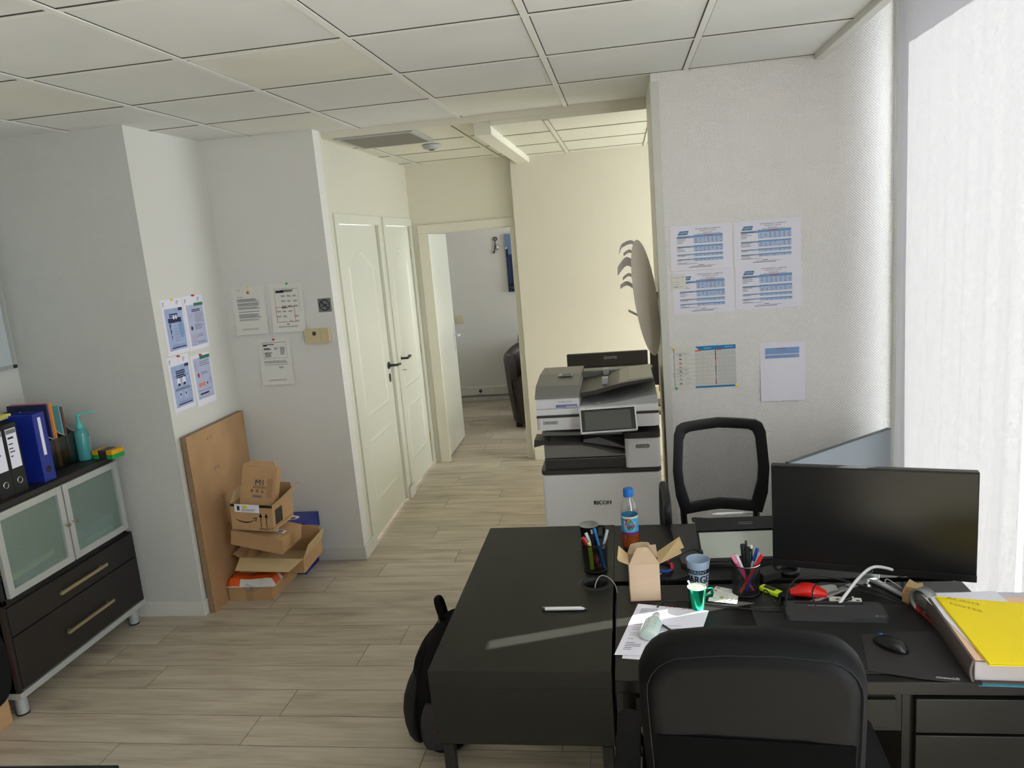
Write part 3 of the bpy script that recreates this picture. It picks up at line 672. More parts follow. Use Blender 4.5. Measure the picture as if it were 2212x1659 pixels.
def poster(kind, y, z, h, label, tilt=0):
    w = .2; b, d = sheet('poster', label, 'poster', w, h, (-2.3685, y, z), PI / 2, 'health posters on the pillar', tilt)
    R = random.Random(kind + 5)
    b.panel(.022, w - .012, .022, h - (.05 if kind < 3 else .02), PBLUE if kind in (0, 2) else PVIO, -.0006)
    if kind != 3:
        for k in range(4): b.panel(.015, .03 - .002 * k, h - .018 - k * .006, h - .0155 - k * .006, INK, -.0008); b.panel(.14, .165 - .004 * k, h - .016 - k * .006, h - .0135 - k * .006, INKL, -.0008)
    if kind in (0, 2):
        b.panel(.15, w - .012, h - .066, h - .05, PDK, -.001); b.lines(.06, .15, h - .085, 2 if kind == 0 else 4, .011, PDK, -.001, .007, .2, R); b.lines(.05, .17, h - .108 if kind == 0 else h - .13, 2, .006, INKR, -.001, .0012, .3, R)
        b.panel(.045, .175, .032, .0325 + .006, PDK, -.001); b.lines(.05, .18, .048, 2, .005, PDK, -.001, .0012, .1, R)
    if kind == 0:
        b.panel(.045, .165, .167, .192, PDK, -.001)
        for cx in (.098, .12): b.prism([(x, -.0012, zz) for x, zz in ell(cx, .195, .009, .011, 14)], (0, -.0003, 0), PAPER)
        for k in range(9): b.panel(.05 + .001 * k, .064 - .003 * (k % 3), .152 - k * .0105, .162 - k * .0105, INK, -.001)
        for k in range(6): b.panel(.085, .15, .150 - k * .016, .1515 - k * .016, INKL, -.001)
        b.prism([(x, -.0008, zz) for x, zz in ell(.155, .13, .022, .05, 14)], (0, -.0001, 0), TBLUE)
    if kind == 2:
        for cx, m2 in ((.075, PAPER), (.125, PAPER)):
            b.prism([(x, -.001, zz) for x, zz in ell(cx, .155, .017, .022, 18)], (0, -.0002, 0), m2); b.prism([(x, -.0014, zz) for x, zz in ell(cx, .14, .012, .008, 12)], (0, -.0001, 0), PDK)
            b.prism([(x, -.001, zz) for x, zz in ell(cx, .085, .015, .02, 18)], (0, -.0002, 0), TBLUL); b.prism([(x, -.0014, zz) for x, zz in ell(cx, .087, .006, .008, 12)], (0, -.0001, 0), PDK)
        b.lines(.04, .18, .185, 1, .006, PDK, -.001, .002, .1, R); b.lines(.035, .18, .118, 2, .007, PDK, -.001, .0028, .2, R)
    if kind == 1:
        b.panel(.10, w - .008, h - .058, h - .042, PGRN, -.001); b.lines(.07, .17, h - .08, 2, .009, PDK, -.001, .005, .2, R); b.lines(.09, .185, h - .10, 7, .008, INKL, -.001, .0022, .3, R)
        for cx, cz in ((.052, .185), (.05, .07), (.085, .07)):
            for s in (-1, 1): b.hexa([(cx - .013, -.001, cz - s * .013 - .001), (cx + .013, -.001, cz + s * .013 - .001), (cx + .013, -.0012, cz + s * .013 - .001), (cx - .013, -.0012, cz - s * .013 - .001), (cx - .013, -.001, cz - s * .013 + .001), (cx + .013, -.001, cz + s * .013 + .001), (cx + .013, -.0012, cz + s * .013 + .001), (cx - .013, -.0012, cz - s * .013 + .001)], INKR if cz < .1 else PORG)
        b.prism([(x, -.001, zz) for x, zz in ell(.05, .12, .010, .012, 12)], (0, -.0002, 0), PDK); b.lines(.08, .18, .135, 4, .008, INK, -.001, .002, .4, R); b.lines(.10, .16, .078, 2, .009, INK, -.001, .002, .3, R)
        for cx in (.045, .07): b.prism([(x, -.001, zz) for x, zz in ell(cx, .038, .011, .014, 14)], (0, -.0002, 0), INKL); b.prism([(x, -.0013, zz) for x, zz in ell(cx, .038, .009, .012, 14)], (0, -.0002, 0), PVIO)
        b.lines(.085, .175, .04, 2, .008, INK, -.001, .002, .2, R)
    if kind == 3:
        b.panel(.09, w - .006, h - .03, h - .012, PGRN, -.001)
        for cx, cz in ((.045, .235), (.055, .222), (.045, .21)): b.prism([(x, -.001, zz) for x, zz in ell(cx, cz, .011, .013, 14)], (0, -.0002, 0), INKL); b.prism([(x, -.0013, zz) for x, zz in ell(cx, cz, .009, .011, 14)], (0, -.0002, 0), PVIO)
        b.lines(.08, .185, .24, 3, .010, INK, -.001, .0022, .2, R); b.prism([(x, -.001, zz) for x, zz in ell(.055, .17, .010, .014, 12)], (0, -.0002, 0), INKR); b.lines(.08, .16, .18, 2, .009, INK, -.001, .0022, .3, R)
        for k in range(3): b.prism([(x, -.001, zz) for x, zz in ell(.055 + k * .022, .115, .009, .013, 12)], (0, -.0002, 0), PORG)
        b.panel(.127, .137, .108, .122, PDK, -.001); b.lines(.15, .185, .14, 5, .007, INKL, -.001, .002, .2, R)
        b.panel(.045, .135, .058, .068, PDK, -.001); b.lines(.03, .17, .08, 1, .006, INK, -.001, .002, .1, R); b.lines(.03, .17, .045, 1, .006, INK, -.001, .0015, .1, R)
        b.panel(.0, w, 0, .035, PAPER, -.0009)
    return fin(b, d)
poster(0, 3.645, 1.428, .293, 'blue health poster with dark banner, upper left of four on the pillar')
poster(1, 3.852, 1.425, .297, 'lilac health poster with green tab, upper right of four on the pillar')
poster(2, 3.62, 1.128, .293, 'blue health poster with two faces, lower left of four on the pillar', 0)
poster(3, 3.836, 1.112, .285, 'lilac poster with green tab and paper foot, lower right on pillar', 0)
for (y, z, c, l) in ((3.745, 1.716, YEL, 'yellow push pin above the banner poster on the pillar'), (3.95, 1.722, RED, 'red push pin above the upper right poster on the pillar'), (3.72, 1.418, RED, 'red push pin above the lower left poster on the pillar'), (3.93, 1.392, RED, 'red push pin above the lower right poster on the pillar')):
    pin((-2.3695, y, z), (1, 0, 0), c, l)

# ---- notices on the alcove wall (face -Y)
def notice(kind, x, z, label, tilt=0):
    w, h = .205, .285; b, d = sheet('notice', label, 'notice', w, h, (x, 4.2885, z), 0, 'notices on the alcove wall', tilt, PAPERW, .012)
    R = random.Random(kind)
    if kind == 0:
        b.prism([(.105 + dx, -.004, h - .035 + dz) for dx, dz in ((.012, 0), (0, .013), (-.012, 0), (0, -.013))], (0, -.0002, 0), PORG); b.prism([(.102 + dx, -.0045, h - .036 + dz) for dx, dz in ((.006, 0), (0, .007), (-.006, 0), (0, -.007))], (0, -.0002, 0), INKL)
        b.lines(.03, .06, h - .02, 1, .01, INKL, -.004, .002); b.lines(.03, .07, h - .06, 1, .01, INKL, -.004, .002)
        for z0, n in ((h - .075, 3), (h - .10, 3), (h - .125, 2), (h - .15, 1), (h - .165, 4), (h - .195, 5)): b.lines(.03, .18, z0, n, .0065, INKL, -.006, .003, .25, R)
        b.lines(.04, .17, .035, 2, .005, INKL, -.013, .0015, .2, R)
    if kind == 1:
        b.panel(.04, .09, h - .052, h - .038, INK, -.004); b.lines(.07, .15, h - .04, 2, .007, INK, -.004, .004, .1, R)
        for x0, x1, z0, z1 in ((.03, .18, h - .03, h - .0285), (.03, .031, .06, h - .03), (.18, .181, .06, h - .03)): b.panel(x0, x1, z0, z1, INKL, -.004)
        for k in range(6):
            for q in range(4):
                if R.random() < .75: b.lines(.037 + q * .036, .065 + q * .036, h - .07 - k * .03, 2, .005, INKL, -.0075, .0025, .3, R)
        for x0, x1, z0, z1 in ((.033, .15, .148, .1502), (.033, .15, .06, .0622), (.033, .0352, .06, .15), (.1478, .15, .06, .15)): b.panel(x0, x1, z0, z1, INKR, -.010)
        b.lines(.07, .11, .142, 1, .01, INK, -.010, .004); b.panel(.095, .10, .045, .051, INK, -.012); b.panel(.104, .109, .045, .051, INK, -.012); b.lines(.04, .17, .035, 2, .005, INKL, -.014, .0015, .2, R)
    if kind == 2:
        b.panel(.035, .06, h - .05, h - .04, INK, -.004); b.lines(.06, .11, h - .043, 1, .007, INK, -.004, .004, .1, R)
        for x0, x1, z0, z1 in ((.03, .18, h - .03, h - .0285), (.03, .031, h - .125, h - .03), (.18, .181, h - .125, h - .03), (.03, .18, h - .125, h - .1238)): b.panel(x0, x1, z0, z1, INKL, -.005)
        b.lines(.038, .085, h - .065, 2, .007, INK, -.006, .004, .2, R); b.lines(.04, .09, h - .092, 4, .007, INK, -.006, .0028, .3, R); b.lines(.105, .13, h - .062, 3, .006, INKL, -.006, .0025, .3, R); b.lines(.14, .175, h - .062, 7, .007, INKL, -.006, .003, .3, R)
        b.lines(.03, .185, h - .142, 3, .0055, INKL, -.007, .002, .2, R); b.lines(.03, .18, h - .165, 1, .0055, INKL, -.007, .002, .1, R); b.lines(.12, .15, h - .18, 2, .005, INK, -.008, .002, .1, R); b.lines(.05, .17, .03, 2, .005, INKL, -.014, .0015, .2, R)
    return fin(b, d)
notice(0, -2.315, 1.45, 'letter with small logo pinned by yellow pin on alcove wall')
notice(1, -2.082, 1.452, 'sheet with red outlined box pinned beside the thermostat', .02)
notice(2, -2.198, 1.138, 'sheet hanging lowest of three on the alcove wall, red pin')
pin((-2.21, 4.288, 1.727), (0, -1, 0), YEL, 'yellow push pin on the letter in the alcove')
pin((-1.96, 4.288, 1.735), (0, -1, 0), GREEN, 'green push pin on the red boxed sheet in the alcove')
pin((-2.09, 4.288, 1.412), (0, -1, 0), RED, 'red push pin on the lowest sheet in the alcove')
# no smoking plate
t = T('no_smoking_sign', 'grey square no smoking sign above the thermostat', 'sign', (-1.745, 4.29, 1.593))
bx('plate', (-.04, .04, -.003, 0, -.04, .04), mat('sign_grey', (120, 122, 120), .4, metal=.3), t, bevel=.001)
b = MB()
ro, ri, n = .033, .0275, 32
b.add([(r * math.cos(2 * PI * i / n), -.0036, r * math.sin(2 * PI * i / n)) for r in (ro, ri) for i in range(n)], [(i, (i + 1) % n, n + (i + 1) % n, n + i) for i in range(n)], BLKP)
b.add([(-.023, -.0036, .018), (-.018, -.0036, .023), (.023, -.0036, -.018), (.018, -.0036, -.023)], [(0, 1, 2, 3)], BLKP)
b.add([(-.016, -.0034, -.013), (.018, -.0034, .004), (.016, -.0034, .009), (-.018, -.0034, -.008)], [(0, 1, 2, 3)], BLKP)
b.tube([(-.016, -.0038, .002), (-.011, -.0038, .006), (-.014, -.0038, .011)], .0012, BLKP); b.build('pictogram', t)
# thermostat
t = T('thermostat', 'beige rectangular thermostat on the alcove wall below the sign', 'thermostat', (-1.807, 4.29, 1.416))
BEI = mat('beige_plastic', (206, 190, 150), .45)
b = MB(); b.prism([(x, 0, z) for x, z in rrect(.15, .086, .012, 5)], (0, -.028, 0), BEI); b.build('housing', t, bevel=.004)
b = MB(); b.box(-.024, -.004, -.0292, -.028, .006, .028, DGREY); b.build('display', t)
b = MB(); b.box(.0225, .0235, -.0292, -.028, -.043, .043, mat('beige_dark', (160, 146, 112), .5)); b.build('cover_joint', t)
for z in (-.012, .014):
    b = MB(); b.cyl((.045, -.028, z), (.045, -.033, z), .008, BEI, n=18); b.build('button', t, bevel=.001)

# ============================================================ BOX PILE
def open_box(t, w, d, h, m, mi, th=.004, z0=0):
    b = MB(); b.box(0, w, 0, d, z0, z0 + th, mi); b.box(0, w, 0, th, z0, z0 + h, m); b.box(0, w, d - th, d, z0, z0 + h, m); b.box(0, th, th, d - th, z0, z0 + h, m); b.box(w - th, w, th, d - th, z0, z0 + h, m)
    b.build('body', t)
def flap(t, pts, vec, m, name='flap'): b = MB(); b.prism(pts, vec, m); return b.build(name, t)
t = T('cardboard_box', 'flat cardboard box on the floor at the bottom of the box pile', 'box', (-2.312, 3.748, 0), 0, 'cardboard boxes in the pile')
bx('body', (0, .262, 0, .34, 0, .085), CARD, t, bevel=.002)
b = MB(); b.box(.105, .15, -.0006, 0, 0, .085, mat('brown_tape', (170, 140, 100), .3)); b.build('tape', t)
# plastic wrapped pack of orange printed envelopes
t = T('plastic_package', 'orange and white plastic wrapped pack on the lowest cardboard box', 'package', (-2.318, 3.738, .0855), 0)
b = MB(); R = random.Random(4); nx, ny = 14, 14
def top(i, j): 
    u, v = i / nx, j / ny; e = min(u, 1 - u, v, 1 - v)
    return .044 * (1 - math.exp(-e * 22)) + .004 * math.sin(9 * u + 5 * v) + .004 * R.random() * (1 if e > 0 else 0)
Wd, Dp = .292, .325
V = [(Wd * i / nx, Dp * j / ny, .003 + max(0, top(i, j))) for j in range(ny + 1) for i in range(nx + 1)]
WHT = mat('white_film', (228, 226, 224), .3, coat=.5); ORF = mat('orange_film', (240, 92, 22), .3, coat=.5)
for j in range(ny):
    for i in range(nx):
        q = j * (nx + 1) + i; u, v = i / nx, j / ny
        m = WHT if (v < .06 and u > .25) or (.27 < v < .34 and u > .1) or (u > .93) else ORF
        b.add([V[q], V[q + 1], V[q + nx + 2], V[q + nx + 1]], [(0, 1, 2, 3)], m, True)
b.add([V[i] for i in range(nx + 1)] + [(Wd * i / nx, 0, 0) for i in range(nx + 1)], [(i, i + nx + 1, i + nx + 2, i + 1) for i in range(nx)], WHT)
b.add([V[j * (nx + 1) + nx] for j in range(ny + 1)] + [(Wd, Dp * j / ny, 0) for j in range(ny + 1)], [(i, i + ny + 1, i + ny + 2, i + 1) for i in range(ny)], WHT)
b.box(0.01, Wd - .01, .01, Dp - .01, 0, .004, WHT)
b.build('pack', t)
b = MB(); b.rings([[(.12 + .03 * k + .012 * math.sin(2.2 * k + a), -.004 - .012 * math.cos(a) , .006 + .018 * math.sin(a) - .008 * k) for a in [x * 2 * PI / 7 for x in range(7)]] for k in range(3)], CLEARF, smooth=False); 
b.build('wrapping_film', t); b = MB(); b.rings([[(.30 + .022 * math.cos(a), .12 + .04 * k + .02 * math.sin(a), .018 + .02 * math.sin(a + k)) for a in [x * 2 * PI / 7 for x in range(7)]] for k in range(3)], CLEARF, smooth=False); b.build('wrapping_film', t)
# open box with flaps
t = T('cardboard_box', 'wide open cardboard box with flaps folded out, above the orange pack', 'box', (-2.225, 3.77, .165), Euler((math.radians(3), math.radians(2.5), 0)), 'cardboard boxes in the pile')
open_box(t, .375, .27, .085, CARD, CARDI)
flap(t, [(0, 0, .085), (.375, 0, .085), (.33, -.10, .058), (.02, -.10, .058)], (0, 0, .003), CARDI)
flap(t, [(.375, 0, .085), (.375, .27, .085), (.405, .25, .165), (.405, .02, .165)], (.003, 0, 0), CARDI)
flap(t, [(0, .27, .085), (.375, .27, .085), (.36, .275, .165), (.01, .275, .165)], (0, .003, 0), CARD)
flap(t, [(0, 0, .085), (0, .26, .085), (-.05, .25, .095), (-.05, .02, .095)], (0, 0, .003), CARD)
# closed tan carton lying tilted
t = T('cardboard_box', 'plain closed carton tilted inside the wide open box', 'box', (-2.245, 3.735, .345), Euler((math.radians(2), math.radians(11), math.radians(-4))), 'cardboard boxes in the pile')
bx('body', (0, .315, 0, .22, 0, .088), CARD, t, bevel=.002)
b = MB(); b.box(.315, .3156, .085, .135, 0, .088, mat('brown_tape', (170, 140, 100), .3)); b.build('tape', t)
flap(t, [(.03, .0, .089), (.28, 0, .089), (.30, .09, .10), (.05, .09, .10)], (0, 0, .003), CARD)
b = MB(); b.box(.18, .29, .05, .085, .1025, .1032, PAPER); b.box(.2, .22, .055, .08, .1033, .1036, INK); b.box(.25, .28, .055, .08, .1033, .1036, INKL); b.build('shipping_label', t)
# smile box
t = T('cardboard_box', 'open cardboard box printed with a curved arrow, high in the pile', 'box', (-2.20, 3.70, .445), Euler((0, math.radians(4), math.radians(-2))), 'cardboard boxes in the pile')
open_box(t, .245, .24, .15, CARD, CARDI)
BKP = mat('black_tape', (30, 28, 26), .35)
b = MB()
b.box(0, .245, -.0008, 0, .135, .15, BKP); b.box(.225, .2458, -.0008, .24, .02, .022, BKP)
for z in (.0, ): pass
b.box(.2452, .246, .03, .11, .03, .115, BKP)
n = 20; up_ = []; lo_ = []
for i in range(n + 1):
    u = i / n; x = .03 + .115 * u; z = .072 - .024 * math.sin(PI * (.12 + .80 * u)) ; th = .0055 * math.sin(PI * min(1, u * .9 + .1)) + .0012
    up_.append((x, -.0006, z + th / 2)); lo_.append((x, -.0006, z - th / 2))
b.add(up_ + lo_, [(i, i + 1, n + 2 + i, n + 1 + i) for i in range(n)], BKP)
b.add([(.128, -.0006, .074), (.152, -.0006, .078), (.146, -.0006, .054), (.142, -.0006, .056), (.146, -.0006, .073), (.129, -.0006, .070)], [(0, 5, 4, 1), (1, 4, 3, 2)], BKP)
for cx in (.175, .208):
    b.box(cx - .002, cx + .002, -.0006, 0, .022, .085, BKP); b.add([(cx - .011, -.0006, .08), (cx + .011, -.0006, .08), (cx, -.0006, .105)], [(0, 1, 2)], BKP)
b.box(.163, .222, -.0006, 0, .012, .016, BKP); b.build('print', t)
b = MB(); b.box(.025, .17, -.0016, -.0008, .105, .15, PAPER); b.box(.04, .055, -.002, -.0016, .115, .14, INK); b.box(.07, .10, -.0021, -.0016, .128, .143, mat('yellow_sticker', (230, 210, 60), .6)); b.lines(.065, .15, .122, 3, .005, INKL, -.002, .002); b.build('shipping_label', t)
flap(t, [(.245, 0, .15), (.245, .24, .15), (.29, .235, .215), (.29, .01, .19)], (.003, 0, 0), CARDI)
flap(t, [(0, 0, .15), (0, .24, .15), (-.005, .23, .22), (-.005, .06, .20)], (.003, 0, 0), CARDI)
flap(t, [(0, .24, .15), (.245, .24, .15), (.235, .245, .20), (.01, .245, .20)], (0, .003, 0), CARD)
# M1 carton leaning inside
t = T('cardboard_box', 'small cardboard mailer marked M1 standing in the topmost open box', 'box', (-2.155, 3.735, .575), Euler((math.radians(-13), math.radians(7), math.radians(0))), 'cardboard boxes in the pile')
b = MB(); b.box(0, .20, 0, .055, 0, .215, CARD); b.build('body', t, bevel=.002)
b = MB(); b.text('M1', .105, .13, .045, INK, y=-.0008); b.lines(.07, .15, .108, 3, .005, INK, -.0008, .0018); 
for cx in (.065, .095): b.prism([(x, -.0004, z) for x, z in ell(cx, .083, .009, .009, 12)], (0, -.0003, 0), mat('cardboard_print', (140, 104, 70), .8))
b.add([(.115, -.0008, .075), (.135, -.0008, .075), (.125, -.0008, .093)], [(0, 1, 2)], mat('cardboard_print', (140, 104, 70), .8))
for k in range(6): b.box(.152 + k * .0055, .1535 + k * .0055, -.0008, 0, .05, .155 + (k == 4) * .03, mat('cardboard_print', (140, 104, 70), .8))
b.box(.07, .125, -.0008, 0, .048, .06, INKL); b.build('print', t)
flap(t, [(0, 0, .215), (.20, 0, .215), (.155, .045, .245), (.03, .045, .245)], (0, .002, .001), CARD)
flap(t, [(.0, .01, .215), (.0, .05, .215), (-.0, .05, .23), (-.0, .01, .225)], (.002, 0, 0), CARDI)
# blue printer carton
t = T('blue_box', 'blue printed product box with lid behind the cardboard pile', 'box', (-2.235, 4.08, 0))
BLB = mat('navy_blue_print', (26, 44, 140), .35)
b = MB(); b.hexa([(0.0, 0, 0), (.245, 0, 0), (.245, .2, 0), (0, .2, 0), (.02, 0, .30), (.262, 0, .30), (.262, .2, .30), (.02, .2, .30)], BLB); b.build('body', t, bevel=.002)
b = MB(); b.box(.0, .278, -.006, .206, .235, .325, BLB); b.build('lid', t, bevel=.002)
b = MB(); b.prism([(x, z, .3252) for x, z in ell(.10, .10, .10, .045, 20)], (0, 0, .0005), PAPER); b.prism([(x, z, .3258) for x, z in ell(.15, .09, .03, .02, 12)], (0, 0, .0004), DGREY); b.lines(.15, .17, .30, 2, .006, PAPER, -.0066, .002); b.lines(.20, .225, .30, 2, .006, PAPER, -.0066, .002)
b.add([(.2462 , .01, .055), (.2462, .13, .055), (.249, .13, .09), (.249, .01, .09)], [(0, 1, 2, 3)], PAPER); b.add([(.2480, .045, .066), (.2480, .10, .066), (.2495, .10, .08), (.2495, .045, .08)], [(0, 1, 2, 3)], INK)
b.text('ecol', .075, .27, .03, LBLUE, y=-.0068); b.build('print', t)

# ============================================================ BACKPACK
t = T('backpack', 'black backpack on the floor leaning against the left desk', 'backpack', (-.745, 2.62, 0)); t.scale = (1, 1, .84)
def blob(b, secs, m, n=18, p=2.6):
    rings = []
    for (z, cx, cy, rx, ry) in secs:
        r = []
        for i in range(n):
            a = 2 * PI * i / n; c, s_ = math.cos(a), math.sin(a); k = (abs(c) ** p + abs(s_) ** p) ** (-1 / p)
            r.append((cx + rx * c * k, cy + ry * s_ * k, z))
        rings.append(r)
    b.rings(rings, m)
b = MB(); blob(b, [(0.0, -.02, 0, .07, .13), (.02, -.025, 0, .10, .16), (.15, -.03, 0, .115, .175), (.32, -.02, 0, .11, .175), (.45, .0, .0, .095, .16), (.54, .02, .0, .07, .13), (.58, .03, 0, .03, .07)], BLKF); b.build('body', t, sub=1)
b = MB(); blob(b, [(0.03, -.12, -.01, .02, .10), (.06, -.135, -.01, .04, .125), (.2, -.145, -.01, .045, .13), (.30, -.125, -.01, .04, .12), (.37, -.10, -.01, .02, .09)], mat('black_nylon', (26, 26, 27), .7, bump=.3, bscale=200)); b.build('front_pocket', t, sub=1)
b = MB(); blob(b, [(0.33, -.09, -.01, .02, .11), (.38, -.10, -.01, .035, .12), (.46, -.075, -.01, .03, .11), (.49, -.06, -.01, .015, .08)], BLKF); b.build('upper_pocket', t, sub=1)
b = MB(); blob(b, [(0.06, -.04, -.17, .035, .015), (.12, -.04, -.185, .05, .022), (.24, -.03, -.185, .05, .02), (.28, -.03, -.17, .03, .01)], mat('charcoal_mesh', (52, 48, 50), .9)); b.build('side_pocket', t, sub=1)
b = MB(); b.tube([(-.01, .05, .55), (-.03, .07, .62), (-.035, .03, .655), (-.02, -.01, .63), (-.0, -.02, .56)], .014, BLKF, flat=.6); b.build('top_handle', t)
b = MB(); b.tube([(.04, -.06, .56), (.075, -.08, .61), (.09, -.10, .60), (.08, -.13, .48), (.06, -.15, .3)], .022, BLKF, flat=.5); b.build('shoulder_strap', t)
b = MB(); b.tube([(-.02, -.01, .60), (-.022, -.02, .53), (-.02, -.03, .50)], .006, mat('grey_webbing', (110, 108, 104), .8), flat=.5); b.build('webbing_loop', t)
b = MB(); b.cyl((.02, -.135, .475), (.02, -.142, .475), .014, mat('dark_red_badge', (120, 20, 30), .6)); b.box(-.03, 0, -.21, -.205, .17, .176, mat('dark_red_badge', (120, 20, 30), .6)); b.build('red_badge', t)

# ============================================================ DESKS
def legs_frame(t, pos, m=BLKM, h=.70):
    for (x, y) in pos: bx('leg', (x - .015, x + .015, y - .015, y + .015, 0, h), m, t, bevel=.002)
t = T('desk', 'black desk standing end-on at left with a cable hole and pen cup', 'desk', (-.59, 1.842, 0), 0, 'black desks')
b = MB(); 
# top with a round cable hole built as a ring of faces
hx, hy, hr, n = .441, .522, .044, 32; X1, Y1 = .50, 1.035; z = .74
ring = [(hx + hr * math.cos(2 * PI * i / n), hy + hr * math.sin(2 * PI * i / n)) for i in range(n)]
outer = []
for i in range(n):
    a = 2 * PI * i / n; c, s_ = math.cos(a), math.sin(a); k = []
    if c > 1e-9: k.append((X1 - hx) / c)
    if c < -1e-9: k.append(-hx / c)
    if s_ > 1e-9: k.append((hy + .1 - hy) / s_ if False else (.1) / s_)
    if s_ < -1e-9: k.append(-.1 / s_)
    k = min(k); outer.append((hx + c * k, hy + s_ * k))
# insert exact corners by snapping the nearest samples
for cx, cy in ((X1, hy + .1), (0, hy + .1), (0, hy - .1), (X1, hy - .1)):
    i = min(range(n), key=lambda q: (math.atan2(outer[q][1] - hy, outer[q][0] - hx) - math.atan2(cy - hy, cx - hx)) ** 2); outer[i] = (cx, cy)
for zz in (z, .69):
    b.add([(x, y, zz) for x, y in ring + outer], [(i, (i + 1) % n, n + (i + 1) % n, n + i)[::(-1 if zz == z else 1)] for i in range(n)], BLKW)
b.add([(x, y, zz) for zz in (z, .69) for x, y in ring], [(i, (i + 1) % n, n + (i + 1) % n, n + i) for i in range(n)], BLKP, True)
for y0, y1 in ((0, hy - .1), (hy + .1, Y1)): b.add([(0, y0, z), (X1, y0, z), (X1, y1, z), (0, y1, z), (0, y0, .69), (X1, y0, .69), (X1, y1, .69), (0, y1, .69)], [(0, 1, 2, 3), (7, 6, 5, 4)], BLKW)
b.add([(0, 0, z), (X1, 0, z), (X1, Y1, z), (0, Y1, z), (0, 0, .69), (X1, 0, .69), (X1, Y1, .69), (0, Y1, .69)], [(0, 4, 5, 1), (1, 5, 6, 2), (2, 6, 7, 3), (3, 7, 4, 0)], BLKW)
b.build('desktop', t)
b = MB(); b.lathe([(hr - .006, -.02), (hr - .006, .001), (hr - .003, .003), (hr + .008, .003), (hr + .011, 0)], BLKP, c=(hx, hy, z), n=32); b.build('cable_grommet', t)
bx('side_panel', (.0, .5, .003, .022, .515, .6895), BLKW, t, bevel=.002)
bx('side_panel', (.0, .5, Y1 - .022, Y1 - .003, .515, .6895), BLKW, t, bevel=.002)
bx('rear_shelf', (.30, .496, .03, Y1 - .03, .515, .53), BLKW, t, bevel=.002)
legs_frame(t, ((.035, .017), (.478, .017), (.035, Y1 - .017), (.478, Y1 - .017)), h=.515)
b = MB(); b.box(.02, .48, .009, .025, .03, .05, BLKM); b.box(.02, .48, Y1 - .025, Y1 - .009, .03, .05, BLKM); b.build('foot_rail', t)

def drawer_desk(label, loc, w, d, flip=False):
    t = T('desk', label, 'desk', loc, 0, 'black desks')
    bx('desktop', (0, w, 0, d, .705, .74), BLKW, t, bevel=.002)
    f = 0 if not flip else d
    s_ = 1 if not flip else -1
    def yb(a, c): return (min(f + s_ * a, f + s_ * c), max(f + s_ * a, f + s_ * c))
    for x0, x1 in ((.0, .02), (.70, .72), (w - .02, w)): bx('side_panel', (x0, x1, .01, d - .01, 0, .705), BLKW, t, bevel=.0015)
    bx('drawer_carcass', (.72, w - .02, *yb(.016, d - .04), .06, .704), BLKW, t)
    bx('modesty_panel', (.02, w - .02, *yb(d - .035, d - .02), .45, .705), BLKW, t)
    bx('apron', (.02, .70, *yb(.012, .026), .60, .705), BLKW, t)
    dr = bx('drawer', (.05, .685, *yb(.0, .014), .615, .692), BLKW, t, bevel=.002)
    for k in range(3): bx('drawer', (.728, w - .024, *yb(-.004, .014), (.605, .36, .07)[k], (.697, .598, .353)[k]), BLKW, t, bevel=.002)
    return t
drawer_desk('black desk under the big monitor, with drawers facing the leather chair', (-.08, 1.80, 0), 1.05, .545)
drawer_desk('black desk at the back carrying the open laptop and juice bottle', (-.09, 2.376, 0), 1.05, .494, True)

